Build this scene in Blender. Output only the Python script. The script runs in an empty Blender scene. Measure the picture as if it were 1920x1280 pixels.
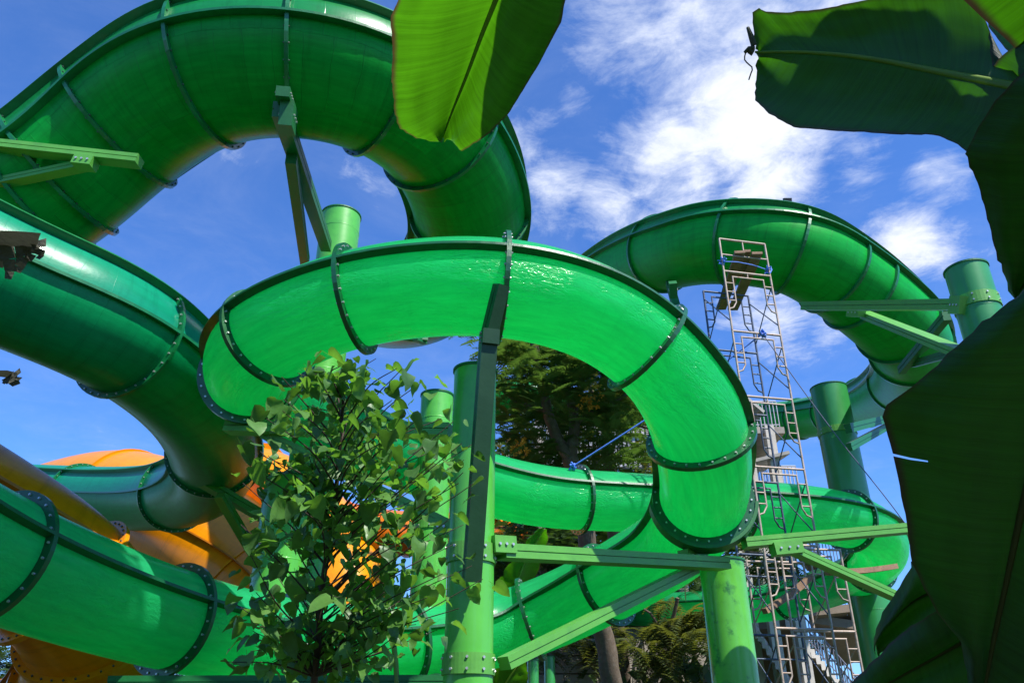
import bpy, math, random
from mathutils import Vector, Matrix, noise as mnoise

random.seed(7)
C = bpy.context.scene.collection
scene = bpy.context.scene

# ------------------------------------------------------------------ camera, sky, sun, exposure
PITCH = math.radians(27.5)
FPX = 1500.0                      # focal length in pixels of the 1920 wide photograph
CAM = Vector((0, 0, 1.6))
FWD = Vector((0, math.cos(PITCH), math.sin(PITCH)))
UPV = Vector((0, -math.sin(PITCH), math.cos(PITCH)))
RGT = Vector((1, 0, 0))

def ray(px, py):
    return FWD + RGT * ((px - 960) / FPX) + UPV * ((640 - py) / FPX)

def P(px, py, d):
    """world point at depth d (metres along the view axis) seen at a pixel of the photograph"""
    return CAM + ray(px, py) * d

def proj(p):
    v = p - CAM
    d = v.dot(FWD)
    if d < 0.05:
        return (-9999, -9999, d)
    return (960 + FPX * v.dot(RGT) / d, 640 - FPX * v.dot(UPV) / d, d)

cam_data = bpy.data.cameras.new('camera')
cam = bpy.data.objects.new('camera', cam_data)
C.objects.link(cam)
cam.location = CAM
cam.rotation_euler = (math.pi / 2 + PITCH, 0, 0)
cam_data.sensor_width = 36.0
cam_data.lens = 36.0 * FPX / 1920.0
cam_data.clip_start = 0.05
cam_data.clip_end = 2000
scene.camera = cam

SUN_TO = Vector((0.42, -0.42, 0.81)).normalized()      # direction towards the sun
sun_el = math.asin(SUN_TO.z)
sun_data = bpy.data.lights.new('sun', 'SUN')
sun_data.energy = 4.8
sun_data.angle = math.radians(0.5)
sun_data.color = (1.0, 0.955, 0.88)
sun = bpy.data.objects.new('sun', sun_data)
C.objects.link(sun)
sun.rotation_euler = SUN_TO.to_track_quat('Z', 'Y').to_euler()
sun.location = (10, -10, 40)

world = bpy.data.worlds.new('World')
scene.world = world
world.use_nodes = True
wn = world.node_tree
wn.nodes.clear()

def nd(tree, kind, **kw):
    n = tree.nodes.new(kind)
    for k, v in kw.items():
        if k.startswith('i_'):
            n.inputs[k[2:].replace('_', ' ')].default_value = v
        else:
            setattr(n, k, v)
    return n

def math_node(tree, op, a, b=None, clamp=False):
    n = tree.nodes.new('ShaderNodeMath')
    n.operation = op
    n.use_clamp = clamp
    for i, x in enumerate((a, b)):
        if x is None:
            continue
        if isinstance(x, (int, float)):
            n.inputs[i].default_value = x
        else:
            tree.links.new(x, n.inputs[i])
    return n.outputs[0]

def smooth(tree, x, lo, hi):
    n = tree.nodes.new('ShaderNodeMapRange')
    n.interpolation_type = 'SMOOTHSTEP'
    tree.links.new(x, n.inputs['Value'])
    n.inputs['From Min'].default_value = lo
    n.inputs['From Max'].default_value = hi
    return n.outputs['Result']

def build_world():
    t = wn
    L = t.links.new
    sky = nd(t, 'ShaderNodeTexSky', sky_type='NISHITA', sun_disc=False)
    sky.sun_elevation = sun_el
    sky.sun_rotation = math.atan2(SUN_TO.x, SUN_TO.y)
    sky.air_density = 1.0
    sky.dust_density = 0.3
    sky.ozone_density = 3.0
    tc = nd(t, 'ShaderNodeTexCoord')
    # deeper, more saturated blue of the tropical sky
    tint = nd(t, 'ShaderNodeMix', data_type='RGBA', blend_type='MULTIPLY')
    tint.inputs['Factor'].default_value = 1.0
    L(sky.outputs[0], tint.inputs[6])
    tint.inputs[7].default_value = (0.50, 0.83, 1.34, 1)
    # clouds: layered noise on a flat layer overhead, gathered where the photograph shows them
    sep = nd(t, 'ShaderNodeSeparateXYZ')
    L(tc.outputs['Generated'], sep.inputs[0])
    zc = math_node(t, 'MAXIMUM', sep.outputs[2], 0.08)
    cmb = nd(t, 'ShaderNodeCombineXYZ')
    L(math_node(t, 'DIVIDE', sep.outputs[0], zc), cmb.inputs[0])
    L(math_node(t, 'DIVIDE', sep.outputs[1], zc), cmb.inputs[1])
    n1 = nd(t, 'ShaderNodeTexNoise', i_Scale=3.1, i_Detail=12.0, i_Roughness=0.68, i_Distortion=0.5)
    n2 = nd(t, 'ShaderNodeTexNoise', i_Scale=11.0, i_Detail=12.0, i_Roughness=0.65, i_Distortion=0.6)
    L(cmb.outputs[0], n1.inputs['Vector'])
    L(cmb.outputs[0], n2.inputs['Vector'])
    blobs = [  # pixel of the photograph, radius in pixels, weight
        (1320, 60, 200, 1.0), (1450, 90, 160, .8), (1400, 230, 190, 1.15), (1270, 300, 150, 1.1), (1440, 330, 120, 1.1),
        (1150, 110, 110, .5), (1130, 385, 90, .95), (1050, 350, 90, .85), (1220, 420, 80, .7), (985, 270, 90, .55),
        (1090, 180, 70, .35), (1700, 450, 85, 1.1), (1760, 330, 80, .8), (1640, 490, 60, .7), (1610, 300, 80, .7),
        (1440, 590, 110, .8), (1560, 590, 80, .5), (700, 330, 90, .2), (1180, -60, 170, .7), (1600, -40, 200, .8)]
    total = None
    for (px, py, r, w) in blobs:
        d = ray(px, py).normalized()
        dist = nd(t, 'ShaderNodeVectorMath', operation='DISTANCE')
        L(tc.outputs['Generated'], dist.inputs[0])
        dist.inputs[1].default_value = d
        rr = r / FPX * 1.45
        s = smooth(t, dist.outputs['Value'], rr, 0.0)
        s = math_node(t, 'MULTIPLY', s, w)
        total = s if total is None else math_node(t, 'MAXIMUM', total, s)
    dens = math_node(t, 'ADD', math_node(t, 'MULTIPLY', n1.outputs['Fac'], 0.66), math_node(t, 'MULTIPLY', n2.outputs['Fac'], 0.34))
    dens = math_node(t, 'ADD', dens, math_node(t, 'MULTIPLY', total, 0.30))
    fac = smooth(t, dens, 0.55, 0.84)
    fac = math_node(t, 'MULTIPLY', fac, 0.96)
    veil = math_node(t, 'MULTIPLY', smooth(t, n1.outputs['Fac'], 0.35, 0.9), 0.16)
    fac = math_node(t, 'MAXIMUM', fac, veil)
    ccol = nd(t, 'ShaderNodeMix', data_type='RGBA')
    L(smooth(t, dens, 0.68, 0.98), ccol.inputs['Factor'])
    ccol.inputs[6].default_value = (4.0, 4.5, 5.8, 1)
    ccol.inputs[7].default_value = (6.3, 6.4, 6.7, 1)
    mixc = nd(t, 'ShaderNodeMix', data_type='RGBA')
    L(fac, mixc.inputs['Factor'])
    L(tint.outputs[2], mixc.inputs[6])
    L(ccol.outputs[2], mixc.inputs[7])
    bg = nd(t, 'ShaderNodeBackground', i_Strength=0.115)
    L(mixc.outputs[2], bg.inputs['Color'])
    out = nd(t, 'ShaderNodeOutputWorld')
    L(bg.outputs[0], out.inputs[0])

build_world()
scene.view_settings.view_transform = 'Standard'
scene.view_settings.look = 'None'
scene.view_settings.gamma = 1.0
scene.view_settings.use_curve_mapping = False
scene.view_settings.exposure = 0.7
scene.render.engine = 'CYCLES'
scene.cycles.use_denoising = True
scene.cycles.max_bounces = 10
scene.cycles.transmission_bounces = 8
scene.cycles.transparent_max_bounces = 8
scene.cycles.sample_clamp_indirect = 8.0

# ------------------------------------------------------------------ materials
def new_mat(name):
    m = bpy.data.materials.new(name)
    m.use_nodes = True
    m.node_tree.nodes.clear()
    return m, m.node_tree

def surf(name, col, rough=0.5, var=0.12, scale=3.0, bump=0.0, bump_scale=30.0, metal=0.0, coat=0.0, stain=None, stain_amt=0.0,
         translucent=0.0, tcol=None, uv_stretch=None, grain=None, spec=0.5):
    """painted / natural surface: base colour with patchy variation, fine relief, optional stains and translucency"""
    m, t = new_mat(name)
    L = t.links.new
    tc = nd(t, 'ShaderNodeTexCoord')
    src = tc.outputs['Object']
    if uv_stretch:
        mp = nd(t, 'ShaderNodeMapping')
        L(tc.outputs['UV'], mp.inputs[0])
        mp.inputs['Scale'].default_value = uv_stretch
        src = mp.outputs[0]
    nz = nd(t, 'ShaderNodeTexNoise', i_Scale=scale, i_Detail=6.0, i_Roughness=0.6)
    L(src, nz.inputs['Vector'])
    rmp = nd(t, 'ShaderNodeMapRange')
    L(nz.outputs['Fac'], rmp.inputs['Value'])
    rmp.inputs['From Min'].default_value = 0.25
    rmp.inputs['From Max'].default_value = 0.75
    rmp.inputs['To Min'].default_value = 1 - var
    rmp.inputs['To Max'].default_value = 1 + var
    mul = nd(t, 'ShaderNodeVectorMath', operation='SCALE')
    mul.inputs[0].default_value = col
    L(rmp.outputs[0], mul.inputs['Scale'])
    c = mul.outputs[0]
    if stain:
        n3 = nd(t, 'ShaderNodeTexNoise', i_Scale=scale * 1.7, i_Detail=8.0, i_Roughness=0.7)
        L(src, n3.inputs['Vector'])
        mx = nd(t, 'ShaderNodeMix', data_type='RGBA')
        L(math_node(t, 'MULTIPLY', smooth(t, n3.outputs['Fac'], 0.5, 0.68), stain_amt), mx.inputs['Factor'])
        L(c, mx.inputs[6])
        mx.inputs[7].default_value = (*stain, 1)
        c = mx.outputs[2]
    b = nd(t, 'ShaderNodeBsdfPrincipled', i_Roughness=rough, i_Metallic=metal)
    b.inputs['Coat Weight'].default_value = coat
    b.inputs['Coat Roughness'].default_value = 0.08
    b.inputs['Specular IOR Level'].default_value = spec
    L(c, b.inputs['Base Color'])
    rr = nd(t, 'ShaderNodeMapRange')
    L(nz.outputs['Fac'], rr.inputs['Value'])
    rr.inputs['To Min'].default_value = max(0.02, rough - 0.1)
    rr.inputs['To Max'].default_value = min(1, rough + 0.12)
    L(rr.outputs[0], b.inputs['Roughness'])
    nrm = None
    if bump:
        n4 = nd(t, 'ShaderNodeTexNoise', i_Scale=bump_scale, i_Detail=4.0)
        L(src, n4.inputs['Vector'])
        bp = nd(t, 'ShaderNodeBump', i_Strength=bump, i_Distance=0.02)
        L(n4.outputs['Fac'], bp.inputs['Height'])
        L(bp.outputs[0], b.inputs['Normal'])
        nrm = bp.outputs[0]
    out = nd(t, 'ShaderNodeOutputMaterial')
    if translucent:
        tr = nd(t, 'ShaderNodeBsdfTranslucent')
        tr.inputs['Color'].default_value = (*(tcol or col), 1)
        if nrm:
            L(nrm, tr.inputs['Normal'])
        mix = nd(t, 'ShaderNodeMixShader')
        mix.inputs[0].default_value = translucent
        L(b.outputs[0], mix.inputs[1])
        L(tr.outputs[0], mix.inputs[2])
        L(mix.outputs[0], out.inputs[0])
    else:
        L(b.outputs[0], out.inputs[0])
    return m

def shell_mat(name, col, rough, patch, streak, trans=0.0, tcol=None, ripple=0.0, coat=0.3, dirt=0.35, spec=0.3):
    """glass-fibre slide shell; UV u = metres along the slide, v = metres round it. patch: cloth panels laid up in the mould"""
    m, t = new_mat(name)
    L = t.links.new
    uv = nd(t, 'ShaderNodeTexCoord').outputs['UV']
    br = nd(t, 'ShaderNodeTexBrick', offset=0.37, squash=1.0)
    br.inputs['Color1'].default_value = (0.86, 0.86, 0.86, 1)
    br.inputs['Color2'].default_value = (1.08, 1.08, 1.08, 1)
    br.inputs['Mortar'].default_value = (0.72, 0.72, 0.72, 1)
    br.inputs['Scale'].default_value = 1.0
    br.inputs['Mortar Size'].default_value = 0.006
    br.inputs['Mortar Smooth'].default_value = 0.6
    br.inputs['Brick Width'].default_value = 0.34
    br.inputs['Row Height'].default_value = 1.15
    wob = nd(t, 'ShaderNodeTexNoise', i_Scale=2.3, i_Detail=3.0)
    L(uv, wob.inputs['Vector'])
    wv = nd(t, 'ShaderNodeVectorMath', operation='MULTIPLY_ADD')
    L(wob.outputs['Color'], wv.inputs[0])
    wv.inputs[1].default_value = (0.06, 0.12, 0)
    L(uv, wv.inputs[2])
    L(wv.outputs[0], br.inputs['Vector'])
    mp = nd(t, 'ShaderNodeMapping')
    mp.inputs['Scale'].default_value = (0.9, 5.0, 1)
    L(uv, mp.inputs[0])
    st = nd(t, 'ShaderNodeTexNoise', i_Scale=2.0, i_Detail=8.0, i_Roughness=0.65)
    L(mp.outputs[0], st.inputs['Vector'])
    sv = nd(t, 'ShaderNodeMapRange')
    L(st.outputs['Fac'], sv.inputs['Value'])
    sv.inputs['From Min'].default_value = 0.25
    sv.inputs['From Max'].default_value = 0.75
    sv.inputs['To Min'].default_value = 1 - streak
    sv.inputs['To Max'].default_value = 1 + streak
    pm = nd(t, 'ShaderNodeMix', data_type='RGBA')
    pm.inputs['Factor'].default_value = patch
    pm.inputs[6].default_value = (1, 1, 1, 1)
    L(br.outputs['Color'], pm.inputs[7])
    a = nd(t, 'ShaderNodeVectorMath', operation='SCALE')
    L(pm.outputs[2], a.inputs[0])
    L(sv.outputs[0], a.inputs['Scale'])
    # water stains run round the shell, down from the flanges
    mp3 = nd(t, 'ShaderNodeMapping')
    mp3.inputs['Scale'].default_value = (4.5, 0.45, 1)
    L(uv, mp3.inputs[0])
    ws = nd(t, 'ShaderNodeTexNoise', i_Scale=1.6, i_Detail=6.0, i_Roughness=0.7)
    L(mp3.outputs[0], ws.inputs['Vector'])
    dv = nd(t, 'ShaderNodeMapRange')
    L(ws.outputs['Fac'], dv.inputs['Value'])
    dv.inputs['From Min'].default_value = 0.5
    dv.inputs['From Max'].default_value = 0.8
    dv.inputs['To Min'].default_value = 1.0
    dv.inputs['To Max'].default_value = 1.0 - dirt
    a2 = nd(t, 'ShaderNodeVectorMath', operation='SCALE')
    L(a.outputs[0], a2.inputs[0])
    L(dv.outputs[0], a2.inputs['Scale'])
    a = a2
    cc = nd(t, 'ShaderNodeVectorMath', operation='MULTIPLY')
    L(a.outputs[0], cc.inputs[0])
    cc.inputs[1].default_value = col
    b = nd(t, 'ShaderNodeBsdfPrincipled', i_Roughness=rough)
    b.inputs['Specular IOR Level'].default_value = spec
    b.inputs['Coat Weight'].default_value = coat
    b.inputs['Coat Roughness'].default_value = 0.06
    L(cc.outputs[0], b.inputs['Base Color'])
    # relief: orange peel, ripples of the cloth, seams between the cloth panels
    n5 = nd(t, 'ShaderNodeTexNoise', i_Scale=22.0, i_Detail=5.0, i_Roughness=0.6)
    L(uv, n5.inputs['Vector'])
    mp2 = nd(t, 'ShaderNodeMapping')
    mp2.inputs['Scale'].default_value = (1.0, 2.2, 1)
    L(uv, mp2.inputs[0])
    n6 = nd(t, 'ShaderNodeTexNoise', i_Scale=9.0, i_Detail=3.0, i_Distortion=1.2)
    L(mp2.outputs[0], n6.inputs['Vector'])
    n7 = nd(t, 'ShaderNodeTexNoise', i_Scale=0.9, i_Detail=2.0)
    L(uv, n7.inputs['Vector'])
    rp = math_node(t, 'MULTIPLY', n6.outputs['Fac'], math_node(t, 'MULTIPLY', smooth(t, n7.outputs['Fac'], 0.38, 0.62), ripple))
    h = math_node(t, 'ADD', math_node(t, 'MULTIPLY', n5.outputs['Fac'], 0.12), rp)
    h = math_node(t, 'ADD', h, math_node(t, 'MULTIPLY', br.outputs['Fac'], -0.3 * patch))
    bp = nd(t, 'ShaderNodeBump', i_Strength=0.55, i_Distance=0.02)
    L(h, bp.inputs['Height'])
    L(bp.outputs[0], b.inputs['Normal'])
    L(bp.outputs[0], b.inputs['Coat Normal'])
    out = nd(t, 'ShaderNodeOutputMaterial')
    if trans:
        tr = nd(t, 'ShaderNodeBsdfTranslucent')
        tcl = nd(t, 'ShaderNodeVectorMath', operation='MULTIPLY')
        L(a.outputs[0], tcl.inputs[0])
        tcl.inputs[1].default_value = tcol
        L(tcl.outputs[0], tr.inputs['Color'])
        L(bp.outputs[0], tr.inputs['Normal'])
        mix = nd(t, 'ShaderNodeMixShader')
        mix.inputs[0].default_value = trans
        L(b.outputs[0], mix.inputs[1])
        L(tr.outputs[0], mix.inputs[2])
        L(mix.outputs[0], out.inputs[0])
    else:
        L(b.outputs[0], out.inputs[0])
    return m

def leaf_mat(name, col, tcol, trans, vein_scale, rough=0.35, var=0.25, edge=None):
    """leaf blade: UV u = -1..1 across from the midrib, v = metres along it; parallel veins, brown margin"""
    m, t = new_mat(name)
    L = t.links.new
    uvn = nd(t, 'ShaderNodeTexCoord')
    uv = uvn.outputs['UV']
    mp = nd(t, 'ShaderNodeMapping')
    mp.inputs['Scale'].default_value = (0.4, vein_scale, 1)
    L(uv, mp.inputs[0])
    vn = nd(t, 'ShaderNodeTexNoise', i_Scale=1.0, i_Detail=5.0, i_Roughness=0.75)
    L(mp.outputs[0], vn.inputs['Vector'])
    bl = nd(t, 'ShaderNodeTexNoise', i_Scale=3.0, i_Detail=5.0)
    L(uv, bl.inputs['Vector'])
    f = math_node(t, 'ADD', math_node(t, 'MULTIPLY', vn.outputs['Fac'], 0.6), math_node(t, 'MULTIPLY', bl.outputs['Fac'], 0.4))
    mr = nd(t, 'ShaderNodeMapRange')
    L(f, mr.inputs['Value'])
    mr.inputs['From Min'].default_value = 0.3
    mr.inputs['From Max'].default_value = 0.7
    mr.inputs['To Min'].default_value = 1 - var
    mr.inputs['To Max'].default_value = 1 + var
    def scaled(cv):
        s = nd(t, 'ShaderNodeVectorMath', operation='SCALE')
        s.inputs[0].default_value = cv
        L(mr.outputs[0], s.inputs['Scale'])
        return s.outputs[0]
    c1, c2 = scaled(col), scaled(tcol)
    if edge:
        sp = nd(t, 'ShaderNodeSeparateXYZ')
        L(uv, sp.inputs[0])
        au = math_node(t, 'ABSOLUTE', sp.outputs[0])
        au = math_node(t, 'ADD', au, math_node(t, 'MULTIPLY', math_node(t, 'SUBTRACT', bl.outputs['Fac'], 0.5), 0.22))
        fe = smooth(t, au, 0.93, 1.01)
        for k, cc in enumerate((c1, c2)):
            mx = nd(t, 'ShaderNodeMix', data_type='RGBA')
            L(fe, mx.inputs['Factor'])
            L(cc, mx.inputs[6])
            mx.inputs[7].default_value = (*edge, 1)
            if k == 0: c1 = mx.outputs[2]
            else: c2 = mx.outputs[2]
    b = nd(t, 'ShaderNodeBsdfPrincipled', i_Roughness=rough)
    L(c1, b.inputs['Base Color'])
    bp = nd(t, 'ShaderNodeBump', i_Strength=0.5, i_Distance=0.004)
    L(vn.outputs['Fac'], bp.inputs['Height'])
    L(bp.outputs[0], b.inputs['Normal'])
    tr = nd(t, 'ShaderNodeBsdfTranslucent')
    L(c2, tr.inputs['Color'])
    mix = nd(t, 'ShaderNodeMixShader')
    mix.inputs[0].default_value = trans
    L(b.outputs[0], mix.inputs[1])
    L(tr.outputs[0], mix.inputs[2])
    out = nd(t, 'ShaderNodeOutputMaterial')
    L(mix.outputs[0], out.inputs[0])
    return m

M = {}
M['opaque_green'] = shell_mat('opaque_green_fibreglass', (0.002, 0.29, 0.030), 0.36, 0.75, 0.22, coat=0.03, spec=0.12)
M['opaque_green_top'] = shell_mat('green_fibreglass_cover', (0.010, 0.30, 0.075), 0.30, 0.25, 0.15, trans=0.35, tcol=(0.01, 0.36, 0.06))
M['teal_green'] = shell_mat('teal_green_fibreglass', (0.002, 0.25, 0.075), 0.36, 0.3, 0.2, coat=0.03, spec=0.12)
M['teal_green_top'] = shell_mat('teal_fibreglass_cover', (0.006, 0.33, 0.17), 0.30, 0.15, 0.15, trans=0.3, tcol=(0.01, 0.36, 0.12))
M['clear_green'] = shell_mat('translucent_green_fibreglass', (0.018, 0.54, 0.165), 0.29, 0.05, 0.16, trans=0.62, tcol=(0.085, 1.0, 0.38), ripple=2.6, coat=0.5, dirt=0.08)
M['clear_green_top'] = shell_mat('translucent_green_cover', (0.03, 0.50, 0.19), 0.25, 0.08, 0.18, trans=0.55, tcol=(0.08, 0.95, 0.32), ripple=0.25, dirt=0.1)
M['mid_green'] = shell_mat('leaf_green_fibreglass', (0.003, 0.34, 0.036), 0.42, 0.45, 0.2, trans=0.06, tcol=(0.004, 0.40, 0.04), coat=0.0, spec=0.15)
M['flange'] = surf('dark_green_flange', (0.004, 0.085, 0.022), 0.35, 0.2, 6, 0.1, 60, coat=0.2)
M['flange_a'] = surf('green_flange', (0.004, 0.15, 0.04), 0.35, 0.2, 6, 0.1, 60, coat=0.2)
M['flange_light'] = surf('pale_green_flange', (0.015, 0.30, 0.09), 0.4, 0.15, 6, 0.1, 60)
M['orange'] = shell_mat('orange_fibreglass', (0.82, 0.285, 0.002), 0.3, 0.12, 0.1, coat=0.15, trans=0.12, tcol=(0.8, 0.3, 0.0))
M['orange_deep'] = shell_mat('deep_orange_fibreglass', (0.75, 0.17, 0.004), 0.3, 0.1, 0.1, coat=0.4, trans=0.12, tcol=(0.8, 0.2, 0.0))
M['orange_flange'] = surf('brown_orange_flange', (0.42, 0.13, 0.006), 0.4, 0.15, 6)
M['column'] = surf('lime_green_steel_paint', (0.085, 0.41, 0.045), 0.36, 0.10, 1.6, 0.06, 9, coat=0.25, stain=(0.03, 0.20, 0.035), stain_amt=0.35)
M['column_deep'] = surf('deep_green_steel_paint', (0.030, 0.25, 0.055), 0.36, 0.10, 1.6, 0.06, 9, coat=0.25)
M['column_leaf_shadow'] = surf('leaf_shadowed_green_steel_paint', (0.10, 0.42, 0.045), 0.36, 0.2, 1.6, 0.06, 9, coat=0.25, stain=(0.004, 0.085, 0.03), stain_amt=0.85)  # dark blotches painted in for leaf shadows and some wet patches
M['beam'] = surf('pale_green_steel_paint', (0.095, 0.33, 0.045), 0.42, 0.12, 3.0, 0.08, 25, stain=(0.05, 0.2, 0.04), stain_amt=0.3)
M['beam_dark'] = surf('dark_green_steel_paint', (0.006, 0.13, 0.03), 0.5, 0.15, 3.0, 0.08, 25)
M['strut'] = surf('very_dark_green_steel', (0.008, 0.055, 0.016), 0.45, 0.2, 3.0, 0.08, 25)  # even tone, darker than the other dark green steel
M['bolt'] = surf('galvanised_bolt', (0.55, 0.56, 0.55), 0.35, 0.2, 40, metal=0.6)
M['bolt_dark'] = surf('dark_bolt', (0.09, 0.12, 0.10), 0.4, 0.2, 40, metal=0.4)
M['rust_steel'] = surf('weathered_scaffold_steel', (0.40, 0.32, 0.26), 0.6, 0.3, 5, 0.2, 40, metal=0.25, stain=(0.20, 0.075, 0.03), stain_amt=0.6)
M['blue_steel'] = surf('blue_grey_scaffold_steel', (0.06, 0.085, 0.13), 0.5, 0.25, 5, 0.2, 40, metal=0.25, stain=(0.13, 0.07, 0.05), stain_amt=0.35)
M['plank'] = surf('weathered_plank_wood', (0.25, 0.15, 0.085), 0.8, 0.35, 4, 0.3, 30, stain=(0.10, 0.06, 0.04), stain_amt=0.5)
M['rope'] = surf('blue_rope', (0.09, 0.22, 0.70), 0.7, 0.2, 60)
M['wire'] = surf('steel_wire', (0.10, 0.11, 0.17), 0.5, 0.1, 20)
M['concrete'] = surf('raw_concrete', (0.30, 0.27, 0.23), 0.85, 0.18, 1.2, 0.25, 14, stain=(0.15, 0.125, 0.10), stain_amt=0.5)
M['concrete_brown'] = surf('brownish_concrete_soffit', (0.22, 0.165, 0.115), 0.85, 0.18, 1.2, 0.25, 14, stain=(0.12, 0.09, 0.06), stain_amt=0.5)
M['concrete_pale'] = surf('pale_concrete', (0.50, 0.46, 0.40), 0.85, 0.15, 1.5, 0.2, 14, stain=(0.25, 0.21, 0.17), stain_amt=0.5)
M['railing'] = surf('grey_railing_paint', (0.16, 0.16, 0.20), 0.45, 0.15, 8)
M['railing_pale'] = surf('pale_screen_slats', (0.42, 0.42, 0.46), 0.5, 0.15, 8)
M['roof'] = surf('corrugated_roof_sheet', (0.33, 0.31, 0.27), 0.5, 0.15, 3)
M['white'] = surf('white_paint', (0.72, 0.71, 0.68), 0.5, 0.08, 2)
M['bark'] = surf('grey_brown_bark', (0.12, 0.088, 0.062), 0.9, 0.35, 6, 0.6, 22, stain=(0.22, 0.20, 0.17), stain_amt=0.4)
M['twig'] = surf('dark_twig_bark', (0.055, 0.033, 0.024), 0.8, 0.3, 12, 0.3, 60)
M['ground'] = surf('sandy_paving', (0.032, 0.052, 0.012), 0.9, 0.25, 0.5, 0.3, 9, stain=(0.10, 0.075, 0.02), stain_amt=0.5)
M['soil'] = surf('dark_soil_slope', (0.075, 0.065, 0.04), 0.95, 0.3, 1.0, 0.5, 6, stain=(0.04, 0.07, 0.02), stain_amt=0.7)
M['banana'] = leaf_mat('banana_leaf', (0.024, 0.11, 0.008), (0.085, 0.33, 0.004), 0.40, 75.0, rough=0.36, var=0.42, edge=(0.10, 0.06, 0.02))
M['banana_shaded'] = leaf_mat('shaded_banana_leaf', (0.004, 0.034, 0.012), (0.085, 0.38, 0.004), 0.19, 75.0, rough=0.5, var=0.42, edge=(0.06, 0.04, 0.02))  # leaf colour darkened for the deep shade this plant stands in
M['banana_rib'] = surf('banana_midrib', (0.20, 0.34, 0.05), 0.4, 0.15, 12, translucent=0.35, tcol=(0.40, 0.58, 0.05))
M['banana_rib_dark'] = surf('dark_banana_midrib', (0.05, 0.06, 0.012), 0.5, 0.15, 12, translucent=0.2, tcol=(0.14, 0.14, 0.02))
M['banana_dry'] = surf('withered_banana_leaf', (0.10, 0.10, 0.07), 0.8, 0.35, 14, 0.5, 40, stain=(0.05, 0.04, 0.03), stain_amt=0.7, translucent=0.15)
M['leaf'] = leaf_mat('sapling_leaf', (0.095, 0.225, 0.042), (0.23, 0.55, 0.04), 0.36, 30.0, rough=0.40, var=0.25)
M['leaf_dark'] = leaf_mat('dark_sapling_leaf', (0.055, 0.14, 0.03), (0.13, 0.34, 0.025), 0.28, 30.0, rough=0.42, var=0.25)
M['feather'] = surf('feathery_leaf', (0.068, 0.135, 0.028), 0.55, 0.4, 1.2, translucent=0.35, tcol=(0.13, 0.25, 0.03))
M['feather_warm'] = surf('olive_feathery_leaf', (0.062, 0.088, 0.022), 0.55, 0.4, 1.2, translucent=0.35, tcol=(0.22, 0.25, 0.03))
M['bush'] = surf('dark_shrub_leaf', (0.035, 0.075, 0.018), 0.55, 0.4, 1.2, translucent=0.25, tcol=(0.09, 0.18, 0.02))
M['flower'] = surf('yellow_orange_blossom', (0.70, 0.32, 0.02), 0.6, 0.3, 8, translucent=0.3)
M['tarp'] = surf('blue_white_sheet', (0.42, 0.50, 0.75), 0.6, 0.3, 4)
M['lamp_black'] = surf('black_lamp_housing', (0.02, 0.02, 0.025), 0.4, 0.1, 10)

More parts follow.
